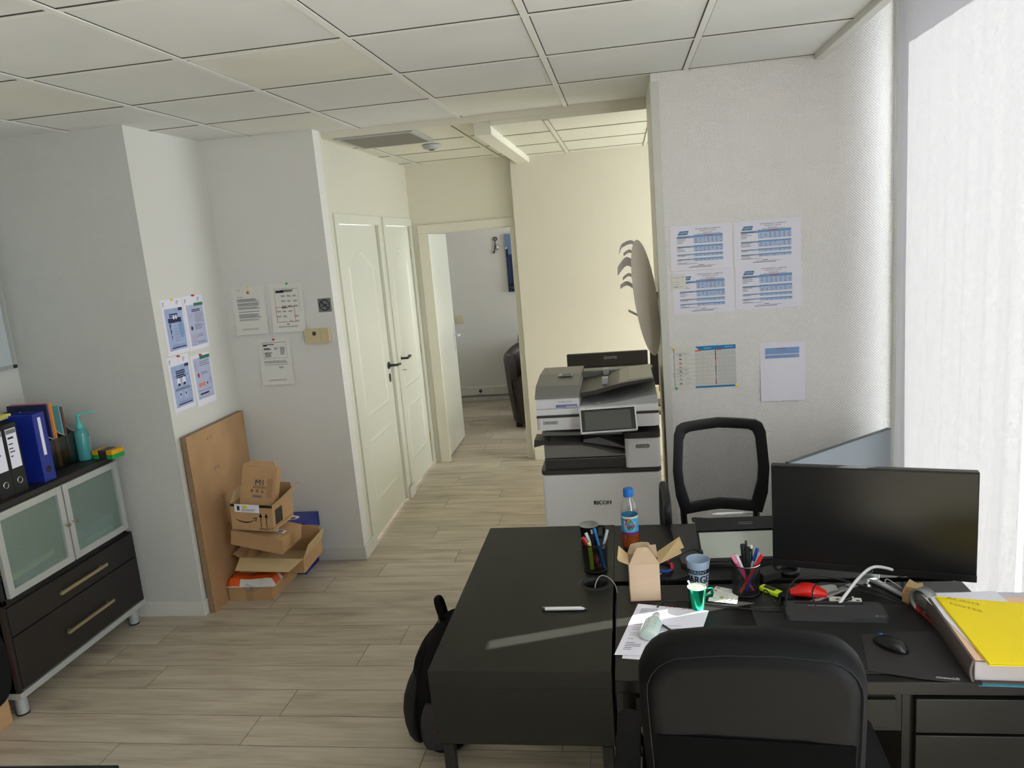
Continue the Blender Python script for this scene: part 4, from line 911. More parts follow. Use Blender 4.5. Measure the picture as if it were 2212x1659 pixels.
# ---- desk chair, leatherette, seen from behind
def leather_chair():
    t = T('office_chair', 'black leather office chair seen from behind at the front desk', 'chair', (.212, 1.60, 0), math.radians(-2))
    b = MB(); W2, n = .2, 9
    # padded back: rounded slab, thick rim
    def outline(sc, top): return None
    z0, z1 = .52, 1.055
    pts = []
    for k in range(7): a = PI / 2 * k / 6; pts.append((.205 - .075 + .075 * math.sin(PI / 2 - a) , z1 - .075 + .075 * math.sin(a)))
    P = [(.20, z0), (.214, .70), (.221, .88)] + [(.221 - .09 + .09 * math.cos(a), z1 - .085 + .085 * math.sin(a)) for a in [PI / 2 * k / 6 for k in range(7)]] + [(.06, z1 + .008)]
    prof = P + [(-x, z) for x, z in reversed(P)]
    def ringat(y, inset):
        cx, cz = 0, .78; out = []
        for x, z in prof: 
            L = math.hypot(x - cx, z - cz); k = max(0, (L - inset)) / L; out.append((cx + (x - cx) * k, y - .10 * (z - 1.0) * 0 , cz + (z - cz) * k))
        return out
    lay = [(-.190, .16), (-.194, .055), (-.192, .022), (-.186, .018), (-.176, .006), (-.158, 0), (-.13, -.002), (-.105, .004), (-.088, .03), (-.08, .08), (-.082, .16)]
    rg = [ringat(y, i) for y, i in lay]
    b.rings(rg, LEATH); b.build('backrest', t)
    # piping seam
    b = MB(); rr = ringat(-.1945, .020); b.tube(rr, .0015, mat('black_piping', (24, 24, 25), .6, spec=.2), n=6, smooth=False); b.build('piping', t)
    b = MB(); rr = ringat(-.192, .024); P2 = [p for p in rr]
    b.add([(-.18, -.1955, .52), (.18, -.1955, .52), (.192, -.1955, .855), (-.192, -.1955, .865)], [(0, 1, 2, 3)], mat('black_backing_fabric', (6, 6, 6), .95, spec=.08)); b.build('backing_fabric', t)
    b = MB(); b.prism([(x, y + .14, .43) for x, y in rrect(.48, .46, .08, 6)], (0, 0, .075), LEATH); b.build('seat', t, bevel=.025, seg=4)
    for s in (-1, 1):
        b = MB(); b.tube([(s * .235, .30, .45), (s * .262, .30, .52), (s * .262, .20, .60), (s * .262, .06, .70), (s * .255, -.13, .70)], .016, BLKP); b.build('arm_support', t)
        b = MB(); b.prism([(s * .26 + x, y - .06, .70) for x, y in rrect(.055, .30, .026, 6)], (0, 0, .028), LEATH); b.build('armrest', t, bevel=.01, seg=3)
    b = MB(); b.tube([(0, -.10, .60), (0, -.12, .46), (0, .0, .41), (0, .14, .41)], .024, BLKP, flat=.6); b.build('back_support', t)
    b = MB(); b.cyl((0, .14, .08), (0, .14, .43), .025, STEEL); b.cyl((0, .14, .12), (0, .14, .25), .032, BLKP); b.build('gas_column', t)
    base = MB()
    for k in range(5): a = math.radians(72 * k + 18); base.tube([(0, .14, .11), (.29 * math.cos(a), .14 + .29 * math.sin(a), .07)], [.024, .014], BLKP)
    base.build('star_base', t)
    for k in range(5):
        a = math.radians(72 * k + 18); x, y = .29 * math.cos(a), .14 + .29 * math.sin(a); w = MB(); w.cyl((x - .02, y, .027), (x + .02, y, .027), .027, BLKP); w.cyl((x, y, .03), (x, y, .07), .006, STEEL); w.build('caster', t)
leather_chair()

# ---- mesh chair behind the back desk, facing the camera
def mesh_chair():
    t = T('office_chair', 'black net backed office chair behind the back desk by patterned wall', 'chair', (.355, 3.02, 0), math.radians(1))
    def curve(x): return .16 + .05 * 0 - .045 * (x / .2) ** 2   # wraps toward the sitter
    zb, zt = .672, 1.075
    def outline(k):
        P = [(-.165, zb), (0, zb + .012), (.165, zb), (.188, zb + .09), (.196, zb + .2), (.185, zt - .05), (.172, zt - .015), (.15, zt - .004), (0, zt + .006), (-.15, zt - .004), (-.172, zt - .015), (-.185, zt - .05), (-.196, zb + .2), (-.188, zb + .09)]
        return P
    P = outline(0); cx, cz = 0, .885
    # densify
    D = []
    for i in range(len(P)):
        a, c = P[i], P[(i + 1) % len(P)]
        for q in range(4): D.append((a[0] + (c[0] - a[0]) * q / 4, a[1] + (c[1] - a[1]) * q / 4))
    def inn(p, k):
        return ((p[0]) * (1 - k / .19), cz + (p[1] - cz) * (1 - k / .19))
    b = MB(); rg = []
    for (x, z) in D:
        (xi, zi) = inn((x, z), .040 if z > .78 else .044); yo, yi = curve(x), curve(xi)
        rg.append([(x, yo - .012, z), (x * .99, yo + .014, z), (xi, yi + .010, zi), (xi, yi - .010, zi)])
    b.rings(rg, BLKP, closed=True); b.build('back_frame', t, bevel=.003)
    b = MB(); nx, nz_ = 16, 16; vs = []; uv = []; 
    inner = [inn(p, .04) for p in D]
    def xr(z):
        xs = [abs(p[0]) for p in inner if abs(p[1] - z) < .03]; return max(xs) if xs else .1
    zlo, zhi = min(p[1] for p in inner) - .004, max(p[1] for p in inner) + .004
    for j in range(nz_ + 1):
        z = zlo + (zhi - zlo) * j / nz_; r = xr(z) + .004
        if j == 0: r = min(r, .134)
        if j == nz_: r = min(r, .135)
        for i in range(nx + 1): x = -r + 2 * r * i / nx; vs.append((x, curve(x) + .002, z)); uv.append((x, z))
    b.add(vs, [(j * (nx + 1) + i, j * (nx + 1) + i + 1, (j + 1) * (nx + 1) + i + 1, (j + 1) * (nx + 1) + i) for j in range(nz_) for i in range(nx)], NETC, True, uvs=uv); b.build('back_net', t)
    for s in (-1, 1): b = MB(); b.tube([(s * .155, .165, .74), (s * .15, .19, .6), (s * .13, .15, .47), (s * .1, .0, .43)], .014, BLKP); b.build('back_support', t)
    b = MB(); b.prism([(x, y + .04, .445) for x, y in rrect(.46, .44, .07, 6)], (0, 0, .06), BLKF); b.build('seat', t, bevel=.02, seg=3)
    for s in (-1, 1):
        b = MB(); b.tube([(s * .205, .06, .46), (s * .235, .06, .50), (s * .245, .09, .66), (s * .24, .13, .795), (s * .238, .06, .825), (s * .238, -.08, .815), (s * .24, -.14, .78), (s * .235, -.12, .6), (s * .215, -.06, .47)], .017, BLKP, flat=.8); b.build('armrest', t)
    b = MB(); b.cyl((0, -.03, .08), (0, -.03, .44), .025, STEEL); b.build('gas_column', t)
    base = MB()
    for k in range(5): a = math.radians(72 * k + 18); base.tube([(0, -.03, .11), (.28 * math.cos(a), -.03 + .28 * math.sin(a), .07)], [.022, .014], BLKP)
    base.build('star_base', t)
    for k in range(5):
        a = math.radians(72 * k + 18); x, y = .28 * math.cos(a), -.03 + .28 * math.sin(a); w = MB(); w.cyl((x - .02, y, .025), (x + .02, y, .025), .025, BLKP); w.cyl((x, y, .03), (x, y, .07), .006, STEEL); w.build('caster', t)
mesh_chair()
# grey-blue board standing behind the monitor
t = T('divider_board', 'grey blue divider board standing between the monitor and the blind', 'board', (.642, 3.237, 0), math.atan2(.483, .562))
bx('board', (0, .735, -.009, .009, 0, .855), mat('grey_blue_laminate', (158, 168, 176), .5), t)
b = MB(); b.box(-.003, 0, -.010, .010, 0, .858, BLKP); b.box(-.003, .735, -.010, .010, .855, .858, mat('grey_edge', (90, 94, 96), .5)); b.build('edge_band', t)

# ============================================================ PRINTER (front faces -Y)
PW = mat('printer_white', (228, 226, 227), .42); PDKG = mat('printer_charcoal', (66, 62, 60), .38); PMG = mat('printer_grey', (128, 126, 122), .4)
def printer():
    t = T('photocopier', 'large white and grey office photocopier beside the patterned wall', 'photocopier', (-.47, 3.72, 0))
    W = .60; D = .58
    bx('cabinet', (0, W, 0, D, .03, .685), PW, t, bevel=.012, seg=3)
    b = MB()
    for z in (.36,): b.box(0.01, W - .01, -.002, 0, z, z + .003, PMG)
    for z in ((.18),): b.box(0.01, W - .01, -.002, 0, z, z + .003, PMG)
    b.build('drawer_joint', t)
    b = MB(); [b.text('RICOH', .30 + dx, .53, .03, INK, y=-.0028, width=.085) for dx in (-.0007, 0, .0007)]; b.build('logo', t)
    b = MB(); b.prism([(x + W / 2, y + D / 2, .685) for x, y in rrect(W + .006, D + .006, .03, 5)], (0, 0, .022), PDKG); b.build('cabinet_top', t, bevel=.004)
    bx('output_base', (.02, .44, .01, D - .02, .707, .765), PDKG, t, bevel=.006)
    b = MB(); pr = [(.02, .765), (.40, .765), (.40, .70), (.33, .735), (.25, .775), (.18, .79), (.02, .795)]
    pr = [(.02, .768), (.44, .768), (.44, .772), (.36, .785), (.28, .812), (.20, .83), (.02, .835)]
    b.prism([(x, .02, z) for x, z in pr], (0, D - .1, 0), PMG); b.build('lower_tray', t, bevel=.003)
    b = MB(); b.prism([(x, .005, z) for x, z in [(-.03, .832), (.05, .85), (.05, .862), (-.025, .872)]], (0, .12, 0), PDKG); b.build('tray_extension', t)
    b = MB(); b.prism([(x, .05, z) for x, z in [(.22, .838), (.44, .795), (.44, .80), (.30, .86), (.22, .85)]], (0, .3, 0), mat('tray_sheet_grey', (112, 110, 112), .4)); b.build('paper_guide', t)
    b = MB(); b.prism([(x, .03, z) for x, z in [(.01, .885), (.42, .875), (.42, .885), (.03, .905), (.01, .897)]], (0, D - .1, 0), PMG); b.build('upper_tray', t, bevel=.003)
    bx('rear_body', (.02, W - .02, .33, D - .01, .70, .93), PDKG, t, bevel=.006)
    b = MB(); b.prism([(x + .515, y + .12, .71) for x, y in rrect(.175, .25, .025, 5)], (0, 0, .15), PW); b.build('side_housing', t, bevel=.006)
    b = MB(); b.prism([(x + .515, y + .12, .86) for x, y in rrect(.18, .255, .025, 5)], (0, 0, .03), PDKG); b.build('housing_cap', t, bevel=.006)
    b = MB(); b.prism([(.515 + x, -.0065, .82 + z) for x, z in rrect(.07, .02, .0095, 5)], (0, .003, 0), STEEL)
    for x in (.498, .532): b.cyl((x, -.006, .82), (x, -.009, .82), .007, PMG)
    b.build('maker_badge', t)
    # scanner unit
    b = MB(); b.prism([(x + W / 2, y + D / 2 - .01, .925) for x, y in rrect(W + .01, D + .02, .03, 5)], (0, 0, .062), PW); b.build('scanner_body', t, bevel=.008, seg=3)
    b = MB(); b.box(.03, .105, -.0215, -.0195, .955, .972, LGREY); b.text('MP C3004', .067, .9635, .012, INK, y=-.0222); b.build('model_plate', t)
    bx('scanner_gap', (-.003, W + .003, -.015, D, .987, .999), PDKG, t, bevel=.003)
    # document feeder
    b = MB(); b.prism([(-.002, y, z) for y, z in [(-.015, .999), (D, .999), (D, 1.03), (-.010, 1.03)]], (W + .004, 0, 0), PW); b.build('feeder_base', t, bevel=.005)
    b = MB(); b.prism([(.0, y, z) for y, z in [(-.012, 1.03), (D - .05, 1.03), (D - .05, 1.12), (.30, 1.135), (.08, 1.125), (-.004, 1.09)]], (.215, 0, 0), PW); b.build('feeder_housing', t, bevel=.006)
    b = MB(); b.prism([(-.004, y, z) for y, z in [(-.014, 1.083), (-.008, 1.098), (.06, 1.135), (.28, 1.155), (D - .05, 1.15), (D - .05, 1.118), (.30, 1.135), (.08, 1.122)]], (.223, 0, 0), PMG); b.build('feeder_lid', t, bevel=.003)
    b = MB(); b.box(.10, .175, .20, .27, 1.1575, 1.1585, LGREY); b.box(.12, .17, .21, .26, 1.1586, 1.159, INKL); b.text('TG SOLUTIONS', .145, 1.066, .010, INKL, y=-.0145); b.box(.10, .205, -.0155, -.0140, 1.038, 1.052, mat('sticker_blue', (120, 124, 190), .6)); b.box(.15, .2, -.0165, -.0145, 1.040, 1.044, PAPER); b.build('stickers', t)
    # feeding trays sloping up to the right
    b = MB(); b.prism([(x, .04, z) for x, z in [(.215, 1.075), (.30, 1.085), (.42, 1.115), (.58, 1.14), (.58, 1.15), (.40, 1.13), (.29, 1.105), (.215, 1.095)]], (0, .40, 0), PDKG); b.build('original_tray', t, bevel=.003)
    b = MB(); b.prism([(x, .06, z) for x, z in [(.40, 1.118), (.585, 1.146), (.585, 1.158), (.47, 1.150), (.42, 1.136)]], (0, .36, 0), mat('tray_beige_grey', (168, 164, 152), .4)); b.build('tray_wing', t, bevel=.003)
    b = MB()
    for y in (.12, .38): b.box(.33, .36, y, y + .05, 1.118, 1.150, LGREY)
    b.build('paper_guide', t, bevel=.002)
    b = MB(); b.prism([(x, .02, z) for x, z in [(.215, 1.03), (.60, 1.03), (.60, 1.075), (.40, 1.045), (.30, 1.036), (.215, 1.036)]], (0, .42, 0), LGREY); b.build('eject_tray', t, bevel=.003)
    bx('rear_guard', (.215, .6, .44, D - .05, 1.03, 1.135), PMG, t, bevel=.006)
    b = MB(); b.box(.24, .40, -.018, -.01, 1.008, 1.026, PMG); b.build('grip_recess', t, bevel=.003)
    # touch panel
    p = bx('touch_panel', (-.137, .137, -.012, .012, -.062, .062), PW, t, bevel=.008, seg=3, loc=(.357, -.115, .988), rot=Euler((math.radians(-24), 0, math.radians(6))))
    b = MB(); b.box(-.129, .129, -.0128, -.012, -.054, .054, BLKG); b.build('bezel', p)
    b = MB(); b.box(-.113, .108, -.0134, -.0128, -.046, .044, mat('screen_grey', (74, 76, 72), .2)); b.build('screen', p)
    b = MB(); b.box(.29, .42, -.10, .0, .935, .955, PMG); b.build('panel_arm', t, bevel=.004)
    for x in (.06, W - .06):
        for y in (.06, D - .06): b = MB(); b.cyl((x, y, 0), (x, y, .03), .03, BLKP); b.build('foot', t)
printer()
b = MB(); b.add([(0, 0, 0), (.18, .02, -.055), (.18, .21, -.055), (0, .20, 0)], [(0, 1, 2, 3)], mat('grey_sheet', (150, 148, 156), .8)); b.build('paper_sheet', loc=(-.235, 3.80, .8785), solid=.0005, label='printed sheet lying in the photocopier output tray', cat='paper')
b = MB(); b.box(0, .05, 0, .02, 0, .0008, PAPER); b.build('paper_slip', loc=(-.17, 3.76, 1.031 + .006), rot=.1, label='small red and white slip on the photocopier feeder tray', cat='paper')
# little bright scrap on the corridor floor
b = MB(); b.prism([(0, 0, 0), (.03, .004, 0), (.024, .012, 0), (.034, .02, 0), (.008, .016, 0)], (0, 0, .002), PAPER); b.build('paper_scrap', loc=(-.565, 5.60, .0003), rot=.3, label='tiny white paper scrap on the corridor floor left of photocopier', cat='scrap')
# iiyama monitor behind the printer on its desk, plus the next monitor
t = T('desk', 'pale desk in the back office carrying two monitors, hidden behind the photocopier', 'desk', (-.50, 4.86, 0))
bx('desktop', (0, 1.6, 0, .7, .715, .74), mat('pale_beech', (196, 176, 140), .5), t, bevel=.002)
legs_frame(t, ((.04, .04), (1.56, .04), (.04, .66), (1.56, .66)), LGREY, .715)
def monitor_back(loc, rot, label, w, h, logo):
    t = T('monitor', label, 'monitor', loc, rot, 'monitors in the back office')
    b = MB(); b.box(-w / 2, w / 2, 0, .035, .12, .12 + h, mat('monitor_back', (48, 44, 42), .5)); b.build('housing', t, bevel=.006)
    b = MB(); b.box(-w / 2 + .06, w / 2 - .06, -.003, 0, h + .03, h + .036, BLKP)
    if logo: b.text('iiyama', .02, h + .085, .035, LGREY, y=-.002, italic=True)
    b.build('back_marking', t)
    b = MB(); b.box(-.03, .03, -.03, 0, .01, .22, BLKP); b.prism([(x, y, 0) for x, y in rrect(.24, .2, .03)], (0, 0, .01), BLKP); b.build('stand', t)
    bx('screen', (-w / 2 + .01, w / 2 - .01, .0352, .0362, .13, .11 + h), BLKG, t)
monitor_back((-.14, 5.0, .74), 0, 'dark monitor seen from the back with maker name, above the photocopier', .53, .24, True)
monitor_back((.285, 5.0, .74), math.radians(-12), 'second dark monitor back, half hidden by the stub wall corner', .30, .26, False)
monitor_back((.30, 4.72, .74), math.radians(-35), 'third taller dark screen edge beside the stub wall', .30, .32, False)
# paper pocket on the stub wall end
t = T('wall_pocket', 'oval pale wall pocket holding curled paper slips on the stub wall end', 'wall pocket', (.168, 4.0, 1.53))
DISC = mat('disc_greige', (222, 212, 200), .6)
b = MB(); n = 40; rings = []
# tilted oval plate: plane nearly edge-on to the corridor
for off, s_ in ((0, 1), (.004, 1.0)):
    r = []
    for i in range(n):
        a = 2 * PI * i / n; u = math.cos(a) * .155; v = math.sin(a) * .295
        r.append((-.002 + (u - .155) * .40 - v * .085, -.0 + off + (u - .155) * .40, v * 1.0 + u * -.22))
    rings.append(r)
b.rings(rings, DISC, smooth=False); b.build('oval_plate', t)
b = MB(); b.box(-.05, .0, .05, .09, -.02, .02, PMG); b.build('bracket', t)
for (p, wd) in (([(-.085, .06, .25), (-.12, .05, .285), (-.17, .04, .27), (-.185, .03, .235)], .02), ([(-.09, .06, .20), (-.13, .05, .24), (-.165, .04, .225)], .016), ([(-.10, .06, .15), (-.15, .045, .19), (-.20, .03, .14)], .045), ([(-.10, .06, .08), (-.14, .05, .12), (-.175, .04, .10)], .016), ([(-.10, .06, .03), (-.15, .05, .075), (-.19, .04, .06)], .022), ([(-.06, .05, -.14), (-.10, .04, -.10), (-.155, .03, -.065)], .012)):
    vs = []; b = MB(); P_ = [Vector(q) for q in p]; p = []
    for k in range(len(P_) - 1):
        a_, b_, c_, d_ = P_[max(0, k - 1)], P_[k], P_[k + 1], P_[min(len(P_) - 1, k + 2)]
        for t_ in (0, .25, .5, .75): p.append(0.5 * ((2 * b_) + (c_ - a_) * t_ + (2 * a_ - 5 * b_ + 4 * c_ - d_) * t_ ** 2 + (3 * b_ - 3 * c_ + d_ - a_) * t_ ** 3))
    p.append(P_[-1])
    for (x, y, z) in p: vs += [(x, y, z - wd / 2), (x, y + .01, z + wd / 2)]
    b.add(vs, [(2 * k, 2 * k + 1, 2 * k + 3, 2 * k + 2) for k in range(len(p) - 1)], mat('slip_lilac_grey', (214, 208, 214), .8)); b.build('paper_slip', t, solid=.001)

# ============================================================ THINGS ON THE DESKS
DZ = .7405
def net_cup(loc, label, r0=.039, r1=.045, h=.10):
    t = T('pen_cup', label, 'pen cup', loc, 0, 'black wire mesh pen cups')
    n = 32; b = MB(); vs = []; uv = []
    for k, (r, z) in enumerate(((r0, .004), (r1, h))):
        for i in range(n + 1): a = 2 * PI * i / n; vs.append((r * math.cos(a), r * math.sin(a), z)); uv.append((i / n * 2 * PI * r0, z))
    b.add(vs, [(i, i + 1, n + 2 + i, n + 1 + i) for i in range(n)], NETM, True, uvs=uv); b.build('net_wall', t)
    b = MB(); b.tube([(r1 * math.cos(2 * PI * i / n), r1 * math.sin(2 * PI * i / n), h) for i in range(n + 1)], .0022, BLKM, n=8, smooth=False); b.build('rim', t)
    b = MB(); b.lathe([(.001, .002), (r0, .002), (r0 + .003, .001), (r0 + .003, .006), (r0, .006)], BLKM, n=n); b.build('base', t)
    return t
def pen(p0, p1, parts, label, name='pen', cat='pen', group='pens', r=.0048, clip=None):
    """p0 foot, p1 top; parts = [(fraction from, to, radius factor, material)]"""
    p0, p1 = Vector(p0), Vector(p1); L = (p1 - p0).length
    t = T(name, label, cat, p0, (p1 - p0).to_track_quat('Z', 'Y').to_euler(), group)
    for k, (a, c, f, m, nm) in enumerate(parts):
        b = MB(); f0, f1 = f if isinstance(f, tuple) else (f, f)
        b.cyl((0, 0, L * a), (0, 0, L * c), r * f0, m, r1=r * f1, n=14); b.build(nm, t)
    if clip: b = MB(); b.box(-.0015, .0015, r * 1.1, r * 1.5, L * .74, L * .97, clip); b.build('clip', t)
    return t
net_cup((-.150, 2.475, DZ), 'black mesh pen cup on the left desk, in front of black mug')
A = Vector((-.150, 2.475, DZ))
def at(o, x, y, z): return (o.x + x, o.y + y, o.z + z)
WP_ = WHITEP
pen(at(A, .012, .0, .008), at(A, -.038, -.008, .118), [(0, .7, 1, RED, 'barrel'), (.7, 1, 1.25, RED, 'cap')], 'red pen leaning left in the left desk pen cup', clip=WP_)
pen(at(A, .014, .01, .008), at(A, -.028, .012, .126), [(0, .72, 1, LGREY, 'barrel'), (.72, 1, 1.2, WHITEP, 'cap')], 'grey and white pen behind the red one in left cup', clip=DGREY)
pen(at(A, -.012, -.018, .008), at(A, -.016, -.026, .105), [(0, .78, 1.5, mat('lime_green', (150, 200, 40), .35), 'barrel'), (.78, 1, 1.3, mat('pale_lime', (214, 226, 120), .4), 'cap')], 'green highlighter with pale end in the left desk pen cup', name='highlighter', cat='highlighter', group=None)
pen(at(A, .0, .004, .008), at(A, -.008, .010, .138), [(0, .9, 1.35, BLKP, 'barrel'), (.9, 1, .7, LGREY, 'tip')], 'thick black pen standing upright in the left desk pen cup')
pen(at(A, .030, -.010, .008), at(A, .002, .008, .145), [(0, .86, .95, mat('azure_plastic', (30, 120, 190), .3), 'barrel'), (.86, 1, 1.1, mat('azure_plastic', (30, 120, 190), .3), 'push_button')], 'azure blue pen crossing the middle of left desk pen cup')
pen(at(A, .010, .0, .008), at(A, .046, .014, .135), [(0, .5, 1, BLUE, 'barrel'), (.5, 1, 1.05, mat('frosted_clear', (200, 206, 216), .3), 'cap')], 'clear capped blue pen leaning right in left desk cup')
# black mug with metal inside
t = T('mug', 'small black mug with metal inside on the far end of left desk', 'mug', (-.180, 2.70, DZ))
b = MB(); b.lathe([(.001, 0), (.026, 0), (.030, .004), (.036, .072), (.0375, .074)], BLKP, n=28); b.build('body', t)
b = MB(); b.lathe([(.0375, .074), (.0345, .075), (.030, .012), (.001, .008)], mat('steel_inner', (180, 180, 178), .3, metal=.9), n=28); b.build('lining', t)
b = MB(); b.tube([(.035, 0, .066), (.055, 0, .066), (.056, 0, .045), (.054, 0, .025), (.032, 0, .025)], .004, BLKP, n=8, smooth=False, flat=1.8); b.build('handle', t)
# stylus lying on the desk
t = T('stylus_pen', 'white pen with grey tip lying on the left desk', 'pen', (-.306, 2.178, DZ + .006), Euler((0, 0, math.radians(1))))
b = MB(); b.cyl((.008, 0, 0), (.118, 0, 0), .0056, WHITEP, n=18); b.cyl((.118, 0, 0), (.130, 0, -.002), .0056, WHITEP, r1=.003, n=18); b.build('barrel', t)
b = MB(); b.cyl((.130, 0, -.002), (.141, 0, -.004), .003, DGREY, r1=.0006, n=12); b.build('tip', t)
b = MB(); b.cyl((0, 0, 0), (.008, 0, 0), .0054, DGREY, n=18); b.box(.0, .05, -.001, .001, .0056, .0066, LGREY); b.build('push_button', t)
# cable out of the grommet
b = MB(); b.tube([(-.150, 2.345, .70), (-.148, 2.340, .745), (-.130, 2.355, .770), (-.100, 2.345, .765), (-.078, 2.305, .745), (-.083, 2.25, .70), (-.085, 2.2, .60), (-.085, 2.15, .40)], .0018, LGREY, n=6)
b.build('cable', label='thin grey cable looping out of the desk cable hole', cat='cable', group=None)
b = MB(); b.tube([(-.215, 2.35, .50), (-.21, 2.38, .3), (-.205, 2.42, .12), (-.215, 2.426, .003), (-.19, 2.2, .003)], .002, LGREY, n=6); b.build('cable', label='pale cable hanging to the floor under the left desk', cat='cable')
bx('floor_box', (0, .30, 0, .18, 0, .07), BLKP, loc=(-.42, 2.60, 0), bevel=.006, label='low black box on the floor beneath the left desk', cat='box')

# bottle of juice
t = T('juice_bottle', 'clear plastic juice bottle with blue cap and bright label', 'bottle', (-.028, 2.652, DZ))
b = MB(); b.lathe([(.001, .006), (.018, .001), (.028, .003), (.0315, .012), (.032, .05), (.0305, .058), (.0305, .128), (.032, .135), (.0315, .150), (.028, .170), (.0175, .188), (.0160, .193), (.0160, .205)], CLEARF, n=32); b.build('body', t)
b = MB(); b.lathe([(.001, .008), (.017, .003), (.027, .005), (.0305, .013), (.031, .050), (.0293, .058), (.0293, .062), (.001, .062)], mat('amber_juice', (196, 96, 40), .1, trans=.35, ior=1.33), n=32); b.build('juice', t)
LBL = mat('label_sky_blue', (70, 170, 220), .4, var=.25, varscale=40)
b = MB(); b.lathe([(.0308, .060), (.0308, .128)], LBL, n=40); b.lathe([(.0311, .060), (.0311, .069)], mat('label_plum', (130, 40, 110), .4), n=40); b.lathe([(.0311, .121), (.0311, .128)], mat('label_cream', (226, 220, 190), .4), n=40); b.build('label_wrap', t)
b = MB()
def patch(b, r, a0, a1, pts, m):
    b.add([(r * math.sin(x), -r * math.cos(x), z) for x, z in pts], [tuple(range(len(pts)))], m)
def ellp(b, r, ca, cz, ra, rz, m, n=24): patch(b, r, 0, 0, [(ca + ra * math.cos(2 * PI * i / n), cz + rz * math.sin(2 * PI * i / n)) for i in range(n)], m)
ellp(b, .0312, -.0, .096, .72, .022, mat('label_cream', (226, 220, 190), .4)); ellp(b, .0313, -.15, .113, .34, .008, mat('label_crimson', (190, 30, 60), .4)); ellp(b, .0314, .02, .110, .28, .007, mat('label_green', (110, 160, 60), .4)); ellp(b, .0314, .05, .085, .3, .007, mat('label_leaf', (60, 110, 50), .4))
[b.text('Oasis', dx, .0955 + dx * .5, .025, mat('label_red_text', (170, 20, 40), .4), bend=.0318, width=.040) for dx in (-.0004, 0, .0004)]; b.text('9', -.021, .108, .012, PAPER, bend=.0318); b.build('label_print', t)
b = MB(); b.lathe([(.0185, .198), (.0185, .222), (.0172, .2255), (.001, .2258)], mat('cap_blue', (20, 110, 200), .35), n=28); b.build('cap', t)

# open laptop-less slab and tablet
t = T('laptop', 'closed dark laptop lying flat on the back desk', 'laptop', (.285, 2.655, DZ), math.radians(3))
b = MB(); b.prism([(x, y, 0) for x, y in rrect(.31, .36, .02, 6)], (0, 0, .007), mat('dark_laptop', (56, 54, 53), .4)); b.build('base', t, bevel=.002)
b = MB(); b.prism([(x, y, .0075) for x, y in rrect(.308, .358, .02, 6)], (0, 0, .006), mat('dark_laptop', (56, 54, 53), .4)); b.build('lid', t, bevel=.002)
t = T('tablet', 'tablet in a black case with a pen on top, leaning back', 'tablet', (.330, 2.485, DZ + .014), Euler((math.radians(-58), 0, math.radians(2))))
b = MB(); b.box(-.125, .145, -.004, .006, 0, .175, BLKP); b.build('case', t, bevel=.003)
b = MB(); b.box(-.118, .138, -.0052, -.004, .012, .117, mat('tablet_screen', (168, 172, 162), .25)); b.build('screen', t)
b = MB(); b.box(-.125, .145, -.010, -.004, .122, .175, mat('black_satin', (20, 20, 21), .35)); b.box(.02, .07, -.0108, -.010, .150, .153, GREYP); b.box(.02, .07, -.0108, -.010, .143, .146, GREYP); b.build('case_flap', t, bevel=.002)
b = MB(); b.tube([(-.128, .0, .17), (-.130, .002, .182), (-.122, .004, .186), (-.06, .002, .177)], .004, BLKP); b.build('case_loop', t)
bx('tablet_kickstand', (-.10, .12, 0, .06, 0, .004), BLKP, t, loc=(0, .006, .0), rot=Euler((math.radians(35), 0, 0)))
t = T('stylus_pen', 'white and grey stylus lying along the top of the tablet case', 'pen', (.262, 2.637, DZ + .125), Euler((0, 0, math.radians(2))))
b = MB(); b.cyl((.02, 0, 0), (.125, 0, 0), .0044, WHITEP, n=14); b.cyl((.02, 0, 0), (0, 0, 0), .0044, WHITEP, r1=.001, n=14); b.build('barrel', t)
b = MB(); b.cyl((.108, 0, 0), (.138, 0, 0), .0046, LGREY, n=14); b.build('cap', t)
b = MB(); b.tube([(.095, 2.47, DZ + .02), (.14, 2.50, DZ + .035), (.18, 2.53, DZ + .04), (.205, 2.53, DZ + .03), (.21, 2.51, DZ + .02)], .0032, BLKP, n=8); b.build('cable', label='black charging cable arching to the left side of the tablet', cat='cable')
bx('cable_plug', (0, .012, 0, .022, 0, .03), BLKP, loc=(.203, 2.497, DZ + .014), bevel=.002, label='black plug at the left side of the tablet', cat='plug')
b = MB(); b.tube([(.05, 2.385, DZ + .003), (.11, 2.378, DZ + .003), (.17, 2.41, DZ + .006), (.21, 2.44, DZ + .02), (.28, 2.445, DZ + .02), (.36, 2.42, DZ + .012)], .0028, BLKP, n=8); b.build('cable', label='black cable running below the tablet towards the mesh cup', cat='cable')

# open brown carton
t = T('cardboard_box', 'small open brown cardboard box standing tall on the front desk', 'box', (-.034, 2.232, DZ), math.radians(3))
w, d, h = .093, .085, .122
open_box(t, w, d, h, CARDL, CARDL, .0016)
flap(t, [(0, 0, h), (w, 0, h), (w * .98, .012, h + .004), (.062, .030, h + .040), (.055, .030, h + .044), (.028, .030, h + .042)], (0, .0016, 0), CARDL)
flap(t, [(0, d, h), (w, d, h), (w - .024, d + .004, h + .034), (.045, d + .004, h + .036), (.012, d + .004, h + .030)], (0, .0016, 0), CARDL)
flap(t, [(0, 0, h), (0, d, h), (-.026, d - .006, h + .030), (-.034, .02, h + .012), (-.030, .008, h + .010)], (0, 0, .0016), CARDI)
flap(t, [(w, 0, h), (w, d, h), (w + .075, d + .010, h + .045), (w + .082, .045, h + .03), (w + .070, .042, h + .027), (w + .072, .022, h + .022)], (0, 0, .0016), CARDI)
flap(t, [(w - .03, d * .6, h), (w, d * .55, h), (w - .004, d * .6, h + .042), (w - .026, d * .6, h + .04)], (0, .0016, 0), CARDL)

